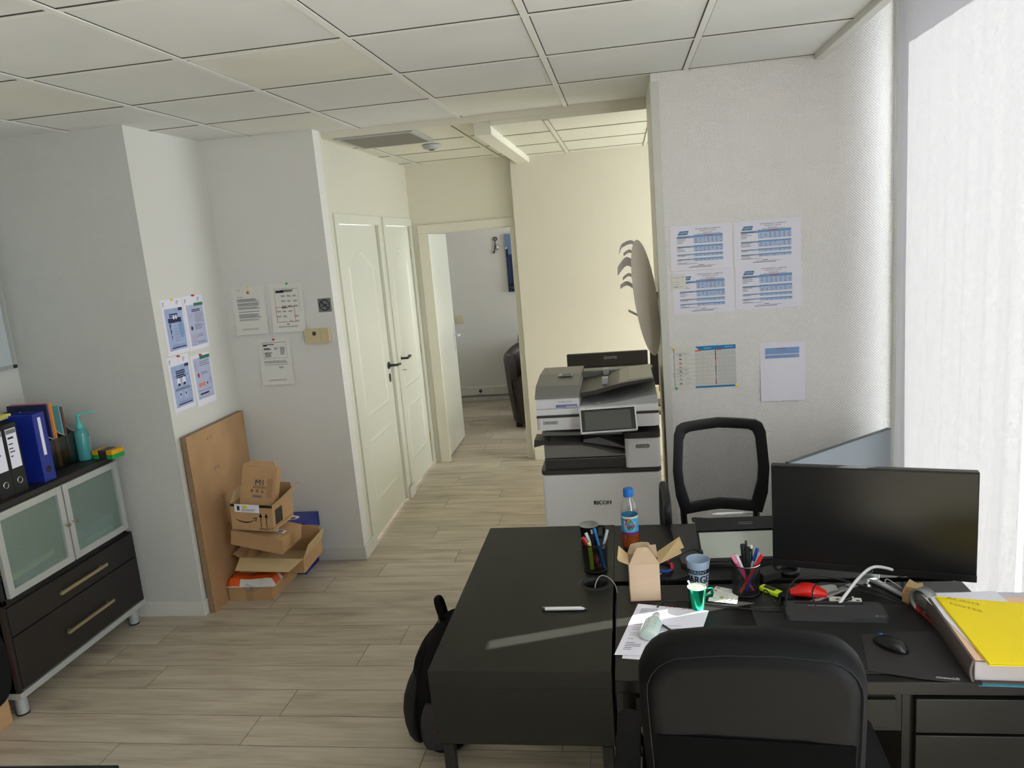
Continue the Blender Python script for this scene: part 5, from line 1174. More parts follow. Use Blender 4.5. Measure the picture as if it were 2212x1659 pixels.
# scissors with blue/red handles behind the carton
t = T('scissors', 'scissors with blue and red loop handles lying behind the small carton', 'scissors', (.03, 2.43, DZ + .006), math.radians(15))
for k, (cx, cy) in enumerate(((-.012, .06), (.055, .03))):
    b = MB(); n = 24; b.tube([(cx + .030 * math.cos(2 * PI * i / n), cy + (.034 if k == 0 else .05) * math.sin(2 * PI * i / n), 0.002) for i in range(n + 1)], .0055, BLUE, n=8, smooth=False); b.build('handle', t, label='blue loop handle')
    b = MB(); b.tube([(cx + .030 * math.cos(a), cy + (.034 if k == 0 else .05) * math.sin(a), 0.004) for a in [math.radians(x) for x in range(-60, 31, 10)]], .0058, RED, n=8, smooth=False); b.build('handle_insert', t, label='red handle insert')
b = MB(); b.add([(-.01, .03, 0), (.0, .03, 0), (.02, -.035, 0), (.016, -.037, 0)], [(0, 1, 2, 3)], STEEL); b.add([(.04, -.01, .001), (.05, -.01, .001), (.026, -.036, .001), (.02, -.036, .001)], [(0, 1, 2, 3)], STEEL); b.build('blades', t, solid=.0015)

# papers under hand gel
def desk_sheet(pts, z, label, draw=None, name='document', cat='document', group='documents on the front desk', m=PAPER):
    b = MB(); b.add([(x, y, z) for x, y in pts] , [(0, 1, 2, 3)], m)
    o = pts[0]; ex = Vector((pts[1][0] - o[0], pts[1][1] - o[1])); ey = Vector((pts[3][0] - o[0], pts[3][1] - o[1]))
    def q(u0, u1, v0, v1, mm):
        P = lambda u, v: (o[0] + ex.x * u + ey.x * v, o[1] + ex.y * u + ey.y * v, z + .0003)
        b.add([P(u0, v0), P(u1, v0), P(u1, v1), P(u0, v1)], [(0, 1, 2, 3)], mm)
    if draw: draw(q)
    return b.build(name, label=label, cat=cat, group=group)
def d1(q):
    q(.55, .75, .05, .09, INKL)
desk_sheet([(-.062, 1.905), (.13, 1.880), (.168, 2.145), (-.02, 2.185)], DZ + .0004, 'sheet lying lowest under the gel bottle, corner showing below', d1)
def d2(q):
    R = random.Random(2)
    for k in range(5): q(.08, .30 - .12 * R.random(), .10 + k * .030, .108 + k * .030, INK)
    q(.08, .16, .29, .298, INKL)
    for v in (.36, .40, .47, .51, .56): q(.08, .85 - .2 * R.random(), v, v + .006, INKL)
    for k in range(4): q(.08, .36 - .1 * R.random(), .80 + k * .028, .808 + k * .028, INK)
    for k in range(5): q(.42 + k * .028, .435 + k * .028, .93 + (k % 2) * .012, .945 + (k % 2) * .012, INKR)
    for k in range(9): q(.66 + k * .028, .68 + k * .028, .90 + (k % 3) * .010, .912 + (k % 3) * .010, INKR)
desk_sheet([(-.083, 1.922), (.125, 1.905), (.196, 2.165), (-.012, 2.215)], DZ + .0014, 'typed sheet with red handwriting lying under the gel bottle', d2)
# gel bottle lying on the papers
t = T('gel_bottle', 'pale green hand gel bottle lying on the typed sheet', 'bottle', (.022, 2.036, DZ + .0185), Euler((math.radians(-90), 0, math.radians(-14))))
GEL = mat('pale_gel', (206, 224, 216), .25, coat=.4)
b = MB(); b.lathe([(.001, -.048), (.020, -.048), (.0255, -.044), (.0265, -.038), (.0265, .032), (.022, .044), (.011, .050)], GEL, n=28, sy=.62); b.build('body', t)
b = MB(); b.lathe([(.012, .049), (.0125, .052), (.0125, .066), (.010, .068), (.010, .080), (.001, .081)], WHITEP, n=22, sy=.9); b.build('cap', t)
b = MB()
def gl(x0, x1, z0, z1, m): b.add([(x, -.0168 * (1 - abs(x) / .0265 * .22), z) for x, z in ((x0, z0), (x1, z0), (x1, z1), (x0, z1))], [(0, 1, 2, 3)], m)
gl(-.016, .016, -.026, .030, mat('gel_label', (196, 222, 224), .4)); 
for z0, x0, x1, m in ((.020, -.012, .012, LBLUE), (.015, -.009, .009, LBLUE), (.003, -.014, .006, ORNG), (-.001, -.006, .014, ORNG), (-.017, -.010, .004, LBLUE), (-.022, -.006, .010, LBLUE)):
    b.add([(x, -.0172 * (1 - abs(x) / .0265 * .22), z) for x, z in ((x0, z0), (x1, z0), (x1, z0 + .002), (x0, z0 + .002))], [(0, 1, 2, 3)], m)
b.build('label_sticker', t)
# cable and plug across the papers
b = MB(); b.tube([(.045, 2.175, DZ + .010), (.065, 2.205, DZ + .012), (.10, 2.22, DZ + .006), (.16, 2.215, DZ + .004), (.24, 2.190, DZ + .004), (.34, 2.162, DZ + .004), (.405, 2.155, DZ + .004)], .0026, BLKP, n=8); b.build('cable', label='black cable curving across the front desk past the green cup', cat='cable')
b = MB(); b.tube([(.047, 2.082, DZ + .008), (.07, 2.052, DZ + .007), (.095, 2.015, DZ + .006), (.10, 2.0, DZ + .005)], .003, DGREY, n=8); b.cyl((.099, 2.006, DZ + .007), (.125, 1.985, DZ + .007), .0045, DGREY, r1=.003); b.build('cable', label='short dark cable end lying on the typed sheet', cat='cable')

# festival cup (printed, translucent) and green metal cup
t = T('plastic_cup', 'translucent pale blue cup printed with large black letters', 'cup', (.182, 2.318, DZ))
CUPM = mat('pale_blue_cup', (176, 196, 220), .35, trans=.25)
b = MB(); b.lathe([(.001, .003), (.026, .003), (.0265, 0), (.0275, .004), (.0365, .098), (.0375, .1), (.0365, .101), (.0355, .098), (.0262, .008), (.001, .006)], CUPM, n=36); b.build('body', t)
b = MB(); rad = lambda z: .0277 + (z - .004) * .0957 + .0003
n = 40
for z0, z1 in ((.060, .074),): 
    b.rings([[(rad(z) * math.sin(a), -rad(z) * math.cos(a), z) for z in (z0, z1)] for a in [math.radians(x) for x in range(-75, 76, 6)]], INK, cap=False)
rad2 = lambda z: rad(z) + .0004
b.text('FERENT', -.004, .067, .0125, CUPM, width=.058, bend=rad2); [b.text('MARGE', dx - .010, .042, .038, INK, width=.088, bend=rad2) for dx in (-.0014, -.0007, 0, .0007, .0014)]; [b.text('A', .024 + dx, .012, .024, INK, bend=rad2) for dx in (-.001, 0, .001)]; b.build('print', t)
t = T('metal_cup', 'shiny green metal cup with handle on the front desk', 'cup', (.165, 2.185, DZ))
GRM = mat('anodised_green', (10, 140, 100), .25, metal=.85)
b = MB(); b.lathe([(.001, 0), (.019, 0), (.021, .003), (.028, .068), (.0285, .070)], GRM, n=32); b.build('body', t)
b = MB(); b.lathe([(.0285, .070), (.0275, .070), (.026, .060), (.019, .006), (.001, .004)], mat('cup_inside', (206, 214, 190), .3, metal=.6), n=32); b.build('lining', t)
b = MB(); b.tube([(.027, 0, .062), (.044, .002, .063), (.045, .002, .050), (.044, .002, .040), (.025, 0, .040)], .0028, GRM, n=8, smooth=False, flat=2.0); b.build('handle', t)
b = MB(); b.tube([(.170, 2.190, DZ + .008), (.151, 2.182, DZ + .060), (.140, 2.178, DZ + .092)], .0028, WHITEP, n=8); b.build('stirrer', label='white stirring stick standing in the green metal cup', cat='stirrer')
# business cards
for (x, y, rz, z, lab, logo) in ((.262, 2.285, -.45, .0006, 'business card half under the mesh cup, topmost corner showing', None), (.248, 2.243, -.25, .0014, 'business card with small dark logo beside the green cup', INK), (.245, 2.262, -.62, .0024, 'business card with yellow round logo beside green cup', mat('logo_gold', (180, 170, 60), .6))):
    b = MB(); b.box(-.0425, .0425, -.027, .027, 0, .0005, PAPERW)
    for k in range(3): b.box(-.03, .015 + .005 * k, .012 - k * .009, .0132 - k * .009, .0005, .0007, INKL)
    if logo: b.prism([(xx, yy, .0005) for xx, yy in ell(.008, -.014, .007, .007, 14)], (0, 0, .0003), logo)
    b.box(-.038, -.026, .016, .022, .0005, .0007, INKR if logo and logo is not INK else INKL)
    b.build('business_card', loc=(x, y, DZ + z), rot=rz, label=lab, cat='card', group='business cards')

# right pen cup and its pens
net_cup((.322, 2.285, DZ), 'black mesh pen cup on the front desk beside the big monitor')
A = Vector((.322, 2.285, DZ))
pen(at(A, .020, -.006, .010), at(A, -.040, -.006, .125), [(0, .8, 1, PINK, 'barrel'), (.8, 1, (1.25, 1.1), mat('pale_pink', (226, 130, 160), .4), 'cap')], 'pink gel pen leaning left in the right pen cup')
pen(at(A, .016, .012, .010), at(A, -.026, -.004, .125), [(0, .6, 1, PINK, 'barrel'), (.6, 1, 1.15, WHITEP, 'cap')], 'white capped pink pen leaning left in right cup')
pen(at(A, .004, .012, .010), at(A, -.004, .016, .152), [(0, .5, 1.3, BLKP, 'barrel'), (.5, 1, 1.65, BLKP, 'cap')], 'thick black marker, left of the pair in the right pen cup', name='marker', cat='marker', group='markers')
pen(at(A, .010, .004, .010), at(A, .008, .008, .146), [(0, .5, 1.3, BLKP, 'barrel'), (.5, 1, 1.65, BLKP, 'cap')], 'thick black marker, right of the pair in the right pen cup', name='marker', cat='marker', group='markers')
pen(at(A, .006, .022, .010), at(A, .008, .030, .158), [(0, 1, .8, DGREY, 'barrel')], 'thin grey tool handle behind the black markers in right cup', name='craft_knife', cat='knife', group=None)
pen(at(A, .014, .012, .010), at(A, .016, .014, .130), [(0, 1, .8, mat('dark_green_paint', (40, 110, 80), .4), 'barrel')], 'dark green pencil in the right pen cup', name='pencil', cat='pencil', group='pencils')
pen(at(A, .020, .012, .010), at(A, .022, .018, .148), [(0, .82, .8, BLKP, 'barrel'), (.82, .93, .9, DGREY, 'ferrule'), (.93, 1, .9, PAPERW, 'eraser')], 'pencil with white eraser tip in the right pen cup', name='pencil', cat='pencil', group='pencils')
pen(at(A, -.006, .0, .010), at(A, .040, .016, .138), [(0, .7, .9, mat('frosted_clear', (200, 206, 216), .3), 'barrel'), (.7, 1, 1.1, BLUE, 'cap')], 'clear ballpoint with blue cap leaning right in right cup')
pen(at(A, .0, -.010, .010), at(A, .044, .006, .126), [(0, .7, .9, BLUE, 'barrel'), (.7, 1, 1.1, mat('frosted_clear', (200, 206, 216), .3), 'cap')], 'blue pen beneath the red one in the right pen cup')
pen(at(A, -.020, -.020, .010), at(A, .050, -.010, .128), [(0, .8, 1, RED, 'barrel'), (.8, 1, 1.2, RED, 'cap')], 'red pen leaning furthest right in the right pen cup')
# highlighter on the desk
t = T('highlighter', 'yellow highlighter with black cap lying beside the right pen cup', 'highlighter', (.372, 2.302, DZ + .008), math.radians(-47))
HL = mat('fluo_yellow', (206, 236, 40), .35)
b = MB(); b.prism([(0, y, z) for y, z in rrect(.026, .015, .004, 3)], (.070, 0, 0), HL); b.box(.01, .05, -.008, .008, .0075, .0079, INK); b.build('barrel', t, bevel=.002)
b = MB(); b.prism([(.070, y, z) for y, z in rrect(.027, .0155, .004, 3)], (.042, 0, 0), BLKP); b.build('cap', t, bevel=.002)
# charger brick, desk ring and cable on the back desk
bx('power_brick', (-.035, .035, -.025, .025, 0, .028), mat('charger_black', (34, 33, 33), .5), loc=(.405, 2.385, DZ), rot=math.radians(28), bevel=.003, label='black power brick on the back desk behind the pen cup', cat='power brick')
t = T('cable_grommet_ring', 'loose black cable ring lying beside the power brick', 'ring', (.475, 2.425, DZ))
b = MB(); b.lathe([(.026, 0), (.036, 0), (.037, .012), (.033, .014), (.027, .010), (.026, 0)], BLKP, n=30); b.build('ring', t)
b = MB(); b.lathe([(.001, .002), (.026, .002)], mat('deep_black', (8, 8, 8), .9), n=24); b.build('plate', t)

# ---- big monitor
t = T('monitor', 'large black monitor switched off on the front desk, turned slightly', 'monitor', (.699, 2.325, DZ), math.radians(-14.8))
mb_ = MB(); mw, mh = .568, .337; zc = .947 - DZ; yo = .0
bz = bx('housing', (-mw / 2, mw / 2, yo, yo + .028, zc - mh / 2, zc + mh / 2), BLKP, t, bevel=.003)
b = MB(); b.box(-mw / 2 + .004, mw / 2 - .004, yo - .0012, yo, zc - mh / 2 + .024, zc + mh / 2 - .005, mat('dark_screen', (24, 24, 25), .32, spec=.6)); b.build('screen', t)
b = MB(); b.box(-mw / 2, mw / 2, yo - .003, yo + .01, zc - mh / 2, zc - mh / 2 + .021, mat('bezel_black', (30, 30, 31), .4)); b.build('lower_bezel', t, bevel=.001)
b = MB(); n = 20; zz = zc - mh / 2 + .0105
b.add([(r * math.cos(2 * PI * i / n), yo - .0036, zz + r * math.sin(2 * PI * i / n)) for r in (.0085, .0072) for i in range(n)], [(i, (i + 1) % n, n + (i + 1) % n, n + i) for i in range(n)], LGREY); b.text('b', 0, zz, .010, LGREY, y=-.0 + yo - .0036, italic=True); b.build('logo', t)
b = MB(); b.hexa([(-.028, .042, .0), (.028, .042, .0), (.028, .056, .0), (-.028, .056, .0), (-.028, .030, .26), (.028, .030, .26), (.028, .045, .26), (-.028, .045, .26)], ALU); b.build('stand_column', t, bevel=.003)
for tx, ty in ((-.170, -.169), (.115, -.087)):
    b = MB(); L_ = math.hypot(tx, ty - .035); nx_, ny_ = -(ty - .035) / L_, tx / L_
    O_ = .035
    b.hexa([(nx_ * .012, ny_ * .012 + O_, 0), (tx + nx_ * .007, ty + ny_ * .007, 0), (tx - nx_ * .007, ty - ny_ * .007, 0), (-nx_ * .012, -ny_ * .012 + O_, 0), (nx_ * .012, ny_ * .012 + O_, .010), (tx + nx_ * .006, ty + ny_ * .006, .006), (tx - nx_ * .006, ty - ny_ * .006, .006), (-nx_ * .012, -ny_ * .012 + O_, .010)], mat('satin_silver', (190, 190, 188), .35, metal=.7)); b.build('stand_foot', t, bevel=.002)
# red pouch catching the sun
t = T('red_pouch', 'shiny red plastic pouch bundled under the big monitor', 'pouch', (.500, 2.255, DZ), math.radians(-8))
b = MB(); R = random.Random(8); rings = []
for k in range(9):
    u = k / 8; x = -.052 + .104 * u; e = math.sin(PI * max(.06, min(.94, u))) ** .45; rings.append([(x, .031 * e * math.cos(a) * (1 + .12 * R.random()), .021 * e + .020 * e * math.sin(a) * (1 + .14 * R.random())) for a in [2 * PI * i / 12 for i in range(12)]])
b.rings(rings, mat('red_film', (226, 30, 20), .3, coat=.4)); b.build('pouch', t, sub=1)
# cables under the monitor
for pts, r, m, lab in (
    ([(.415, 2.155, DZ + .02), (.43, 2.20, DZ + .045), (.47, 2.25, DZ + .062), (.54, 2.27, DZ + .060), (.62, 2.265, DZ + .040), (.70, 2.235, DZ + .02), (.76, 2.17, DZ + .01)], .0028, BLKP, 'black cable arching over the red pouch'),
    ([(.50, 2.155, DZ + .012), (.50, 2.20, DZ + .04), (.53, 2.24, DZ + .05), (.60, 2.25, DZ + .035), (.68, 2.22, DZ + .02), (.745, 2.19, DZ + .006)], .0022, BLKP, 'thin black cable looping behind the grey docking station'),
    ([(.565, 2.175, DZ + .008), (.60, 2.205, DZ + .035), (.65, 2.25, DZ + .065), (.70, 2.29, DZ + .075), (.76, 2.31, DZ + .055), (.80, 2.34, DZ + .02), (.81, 2.39, DZ + .006)], .0048, WHITEP, 'thick white cable rising under the big monitor'),
    ([(.36, 2.21, DZ + .004), (.37, 2.24, DZ + .03), (.385, 2.22, DZ + .02), (.40, 2.19, DZ + .006), (.41, 2.21, DZ + .02)], .002, BLKP, 'tangled thin cable beside the yellow highlighter'),
    ([(.66, 2.33, DZ + .004), (.69, 2.30, DZ + .03), (.72, 2.27, DZ + .03), (.74, 2.30, DZ + .03), (.765, 2.27, DZ + .02), (.78, 2.29, DZ + .003)], .0018, LGREY, 'thin grey wires tangled by the small cardboard box')):
    b = MB(); b.tube(pts, r, m, n=8); b.build('cable', label=lab, cat='cable', group='cables under the big monitor')
# printed card with plug, notes
b = MB(); b.box(-.045, .045, -.03, .03, 0, .0012, PAPERW)
for x in (-.022, .012, .034):
    b.box(x - .005, x + .005, -.022, -.015, .0012, .0016, INK); b.box(x - .003, x + .003, -.015, -.011, .0012, .0016, INKL); b.box(x - .008, x + .008, .0, .0015, .0012, .0016, INKL); b.box(x - .005, x + .005, .010, .016, .0012, .0016, INK)
b.build('instruction_card', loc=(.598, 2.213, DZ + .0005), rot=math.radians(-10), label='white card printed with small padlocks behind the docking station', cat='card')
b = MB(); b.cyl((0, 0, 0), (.028, .008, .006), .0055, BLKP); b.cyl((.028, .008, .006), (.034, .01, .007), .003, STEEL); b.build('audio_plug', loc=(.585, 2.205, DZ + .009), label='black plug lying on the padlock card', cat='plug')
b = MB(); b.add([(0, 0, 0), (.055, .0, 0), (.05, .04, .012), (0, .035, .008)], [(0, 1, 2, 3)], mat('grey_leaflet', (170, 172, 166), .7)); b.build('leaflet', loc=(.54, 2.262, DZ + .004), solid=.0006, label='grey leaflet tucked between the red pouch and the monitor foot', cat='leaflet')
b = MB(); b.box(0, .072, 0, .10, 0, .0006, PAPER); b.box(.045, .06, .075, .078, .0006, .0009, INKL); b.box(.01, .05, .012, .014, .0006, .0009, INK); b.build('note_card', loc=(.672, 2.068, DZ + .0003), rot=math.radians(-12), label='white note card sticking out right of the docking station', cat='card')
# docking station
t = T('docking_station', 'flat grey docking station with slot lying before the big monitor', 'docking station', (.547, 2.140, DZ + .0026), math.radians(-4))
b = MB(); b.prism([(x, y, 0) for x, y in rrect(.27, .098, .012, 5)], (0, 0, .014), mat('dock_grey', (78, 78, 80), .4, metal=.4)); b.build('body', t, bevel=.002)
b = MB(); b.box(-.105, .085, .030, .036, .014, .0148, BLKP); b.build('slot', t)
b = MB(); b.box(-.07, .03, .018, .0195, .014, .0146, LGREY); b.box(-.069, -.0685, -.045, .018, .014, .0145, DGREY); b.text('', 0, 0, 1, LGREY) if False else None; b.build('line_marking', t)
b = MB(); b.add([(.100, -.036, .0146), (.108, -.032, .0146), (.108, -.040, .0146)], [(0, 1, 2)], LGREY); vs, fs, w_, h_ = text_mesh('i-tec'); b.add([(.118 + v.x * .009, -.036 + v.y * .009, .0146) for v in vs], fs, LGREY); b.build('logo', t)
# red ballpoint, small carton, metal tape roll
t = T('pen', 'dark red ballpoint pen lying right of the docking station', 'pen', (.772, 2.190, DZ + .006), Euler((0, 0, math.radians(-82))))
b = MB(); b.cyl((0, 0, 0), (.055, 0, 0), .0058, mat('dark_red_plastic', (150, 24, 28), .3)); b.build('cap', t); b = MB(); b.cyl((.055, 0, 0), (.125, 0, 0), .0048, mat('translucent_red', (150, 50, 50), .2, trans=.4)); b.build('barrel', t); b = MB(); b.cyl((.125, 0, 0), (.138, 0, -.001), .0048, RED, r1=.003); b.build('tip', t); b = MB(); b.box(.005, .045, -.001, .001, .0058, .008, RED); b.build('clip', t)
t = T('cardboard_box', 'small torn cardboard box beneath the right part of the monitor', 'box', (.752, 2.205, DZ), math.radians(-30))
open_box(t, .05, .04, .036, CARD, CARDI, .0015); flap(t, [(0, .04, .036), (.05, .04, .036), (.045, .045, .055), (.03, .044, .05), (.01, .046, .058)], (0, .0015, 0), CARDI)
t = T('tape_roll', 'round brushed metal ring standing on edge against the grey binder', 'metal ring', (.792, 2.150, DZ + .036), Euler((math.radians(90), math.radians(0), math.radians(-62))))
RM = mat('brushed_grey_metal', (150, 152, 150), .4, metal=.4)
b = MB(); b.lathe([(.030, -.016), (.036, -.016), (.036, .016), (.030, .016), (.030, -.016)], RM, n=36); b.build('outer_ring', t)
b = MB(); b.lathe([(.001, .010), (.026, .010), (.026, -.018), (.024, -.020), (.001, -.020)], mat('dark_metal', (120, 122, 122), .4, metal=.3), n=30); b.build('hub', t)

# desk pads and mouse
t = T('desk_pad', 'black stitched desk pad covering the front desk', 'desk pad', (.318, 1.835, DZ - .0002))
DPM = mat('desk_pad_leatherette', (30, 29, 29), .45, bump=.25, bscale=350)
b = MB(); b.box(0, .50, 0, .36, 0, .0025, DPM); b.build('pad', t, bevel=.001)
b = MB(); b.box(.004, .008, .0, .36, .0025, .004, mat('pad_edge', (50, 48, 47), .4)); b.build('edge_piping', t, bevel=.001)
b = MB(); ST = mat('stitch_grey', (120, 118, 114), .8)
for k in range(78): b.box(.012 + k * .0062, .0155 + k * .0062, .346, .3475, .0025, .0029, ST); b.box(.012 + k * .0062, .0155 + k * .0062, .010, .0115, .0025, .0029, ST)
b.build('stitching', t)
t = T('mouse_mat', 'thin black mouse mat with white lettering under the mouse', 'mouse mat', (.565, 1.855, DZ + .0028), math.radians(-5))
b = MB(); b.add([(-.012, -.012, 0), (.10, -.035, .0), (.232, -.050, 0), (.26, .10, 0), (.245, .21, 0), (.005, .165, 0)], [(0, 1, 2, 3, 4, 5)], mat('mouse_mat_black', (42, 39, 39), .75)); b.build('mat', t, solid=.002)
b = MB(); vs, fs, w_, h_ = text_mesh('cimetech®'); cs, sn = math.cos(-.1), math.sin(-.1); kx = .052 / w_
b.add([(.163 + v.x * kx * cs - v.y * .014 * sn, -.029 + v.x * kx * sn + v.y * .014 * cs, .0014) for v in vs], fs, PAPER); b.build('lettering', t)
t = T('computer_mouse', 'small black wireless mouse on the mouse mat', 'mouse', (.640, 1.955, DZ + .005), math.radians(-50))
b = MB(); rings = []
for k in range(11):
    u = k / 10; x = -.045 + .09 * u; e = (max(.06, 1 - abs(2 * u - 1) ** 2.6)) ** .45; hh = .030 * e * (1 - .25 * u * 0 + .15 * (u - .5)); ww = .027 * e * (1 + .1 * (u - .5))
    rings.append([(x, ww * math.cos(a), max(0, hh * math.sin(a)) if math.sin(a) > 0 else 0) for a in [PI * i / 8 for i in range(9)]] + [(x, 0, 0)])
b.rings(rings, mat('mouse_black', (18, 18, 19), .35)); b.build('shell', t, sub=1)
b = MB(); b.cyl((-.028, -.004, .0185), (-.028, .004, .0185), .008, mat('wheel_blue', (60, 90, 170), .3), n=16); b.build('scroll_wheel', t)

# ---- binder with papers and yellow folder at the right edge
t = T('ring_binder', 'grey board binder lying flat, full of papers, at the right edge', 'binder', (.775, 1.80, DZ), math.radians(-3))
GB = mat('taupe_board', (92, 80, 78), .6)
b = MB(); b.box(0, .32, -.004, .315, 0, .003, GB); b.build('lower_cover', t, bevel=.001)
b = MB(); b.rings([[(-.002 + .010 * (1 - math.sin(PI * k / 8)) * .6 - .006, y, .003 + .058 * k / 8) for y in (-.004, .315)] + [(.004 + .010 * (1 - math.sin(PI * k / 8)) * .6 - .006, y, .003 + .058 * k / 8) for y in (.315, -.004)] for k in range(9)], GB, smooth=False); b.build('spine', t)
bx('pages', (.006, .30, .004, .30, .003, .052), mat('page_block_grey', (186, 180, 186), .85), t, bevel=.003)
b = MB(); b.hexa([(0, -.004, .058), (.32, -.004, .052), (.32, .315, .052), (0, .315, .058), (0, -.004, .061), (.32, -.004, .055), (.32, .315, .055), (0, .315, .061)], GB)
b = MB(); b.box(.01, .16, -.014, .03, -.0003, .0008, mat('pale_blue_tab', (60, 140, 170), .6)); b.build('index_tab', t, label='blue index tab under the binder')
def loose(name, pts, z, th, m, label, cat='paper', curl=0, z2=None):
    b = MB(); b.add([(x, y, z + (dz if z2 else 0)) for x, y, dz in pts], [tuple(range(len(pts)))], m)
    return b.build(name, solid=th, label=label, cat=cat, group='papers on the grey binder')
PEACH = mat('peach_card', (240, 200, 168), .75)
loose('paper_sheet', [(.800, 1.84, 0), (1.05, 1.83, 0), (1.06, 2.155, 0), (.80, 2.16, 0)], DZ + .0545, .0006, mat('lilac_paper', (206, 204, 214), .85), 'pale sheet lowest on the grey binder, behind the yellow folder')
b = MB(); b.box(0, .24, 0, .325, 0, .0012, PEACH); b.build('card_folder', loc=(.782, 1.805, DZ + .0555), rot=math.radians(-2.5), label='peach card folder between the binder and the yellow folder', cat='folder')
b = MB(); b.box(0, .2, 0, .29, 0, .001, PAPER); b.build('paper_sheet', loc=(.802, 1.855, DZ + .0572), rot=math.radians(4), label='white sheets showing at the left edge of the yellow folder', cat='paper', group='papers on the grey binder')
t = T('yellow_folder', 'bright yellow folder with handwritten words lying on top of the binder', 'folder', (.800, 1.775, DZ + .0595), math.radians(-1.5))
b = MB(); b.hexa([(.0, 0, 0), (.235, -.005, 0), (.245, .30, 0), (-.0, .345, 0), (0, 0, .0016), (.235, -.005, .0016), (.245, .30, .0016), (0, .345, .0016)], YEL); b.build('lower_leaf', t)
b = MB(); b.hexa([(.002, 0.002, .003), (.235, -.002, .0022), (.243, .30, .0022), (.002, .343, .003), (.002, .002, .004), (.235, -.002, .0032), (.243, .30, .0032), (.002, .343, .004)], YEL); b.build('upper_leaf', t)
HW = mat('pencil_writing', (186, 160, 30), .8)
b = MB()
for (s_, x, y, wd, hgt) in (('AUDIT', .062, .315, .072, .018), ('NOTES', .055, .280, .062, .018)):
    vs, fs, w_, h_ = text_mesh(s_); kx = wd / w_; b.add([(x + v.x * kx + v.y * .003, y + v.y * hgt - v.x * .015, .0046) for v in vs], fs, HW)
b.build('handwriting', t)

# ============================================================ SHEETS ON THE PATTERNED WALL (face -Y)
YW = 3.7985
def tariff(x, z, w, h, label, seed, tilt):
    b, d = sheet('price_sheet', label, 'price sheet', w, h, (x, YW, z), 0, 'price sheets on the patterned wall', tilt)
    R = random.Random(seed); y = -.0007; y2 = -.0010
    # logo
    b.add([(.036, y, h - .044), (.082, y, h - .044), (.088, y, h - .026), (.046, y, h - .026)], [(0, 1, 2, 3)], LOGOB); b.text('DEFIM', .063, h - .035, .0125, PAPER, y=y2, width=.036)
    b.text("TARIFS APPLICABLES AU 1er JANVIER 2023", .177, h - .020, .0075, INK, y=y, width=.118); b.text("PRIX EN € TTC ( TVA 20%)", .177, h - .029, .0075, INK, y=y, width=.075); b.text("BANDE LOCATIVE" if seed < 3 else "BORNES DIVERS", .177, h - .0375, .0065, INK, y=y, width=.042)
    b.panel(.13, .235, h - .0435, h - .042, INKL, y)
    X0, X1, XM = .112, w - .045, .032
    def table(zt, rows, hdr=.008, lab=True):
        zz = zt; hh = hdr + rows * .0068
        b.panel(X0, X1, zt - hh, zt, TBLUL, y); b.panel(X0, X1, zt - hdr, zt, TBLUE, y2); b.panel(XM, X0, zt - hdr * 1.1, zt - hdr * .3, TBLUE, y2); b.panel(XM + .002, X0 - .02, zt - hdr * .85, zt - hdr * .5, INKL, -.0012)
        n = 7
        for r in range(rows):
            z_ = zt - hdr - .0035 - r * .0068
            for c in range(n):
                if R.random() < .85: cx = X0 + (X1 - X0) * (c + .55) / n; b.panel(cx - .004, cx + .004, z_ - .0011, z_ + .0011, INKL, y2)
            if r: b.panel(X0, X1, z_ + .0031, z_ + .0037, TBLUE, y2)
            if lab: b.panel(XM, XM + .02 + .03 * R.random(), z_ - .001, z_ + .001, INKL, y2)
        for xx in (X0, X1): b.panel(xx - .0004, xx + .0004, zt - hh, zt, LOGOB, -.0012)
        b.panel(X0, X1, zt - hh - .0004, zt - hh + .0004, LOGOB, -.0012)
        return zt - hh
    b.panel(.16, .20, h - .050, h - .0475, INKR, -.0013)
    a = table(h - .046, 4, .012); a = table(a - .010, 3); a = table(a - .010, 1, .006); a = table(a - .010, 1, .006)
    b.panel(XM, XM + .045, .034, .036, INKL, y); b.panel(XM, XM + .095, .030, .0315, INKL, y); b.panel(.13, .155, .0225, .0245, INK, y); b.panel(.10, .21, .018, .0195, INKL, y); b.panel(.085, .19, .0125, .0145, INK, y)
    return fin(b, d)
tariff(.226, 1.664, .290, .212, 'upper left price sheet of four on the patterned wall', 1, math.radians(.5))
tariff(.524, 1.664, .305, .210, 'upper right price sheet of four on the patterned wall', 2, math.radians(.3))
tariff(.231, 1.452, .288, .208, 'lower left price sheet, partly covered by a small note', 3, math.radians(.2))
tariff(.526, 1.455, .304, .209, 'lower right price sheet of four on the patterned wall', 4, math.radians(.2))
b, d = sheet('sticky_note', 'small note with handwriting stuck over the lower left price sheet', 'note', .064, .073, (.229, 3.7968, 1.575), 0, None, math.radians(.5), PAPERW)
b.text('MEAL', .018, .012, .009, PDK, y=-.0009); b.lines(.032, .05, .012, 1, .005, INKL, -.0009, .0012); b.lines(.005, .035, .056, 1, .01, INKL, -.0009, .0012); b.lines(.042, .056, .058, 2, .004, INKL, -.0009, .0012); b.lines(.006, .04, .036, 2, .012, INKL, -.0009, .001); fin(b, d)
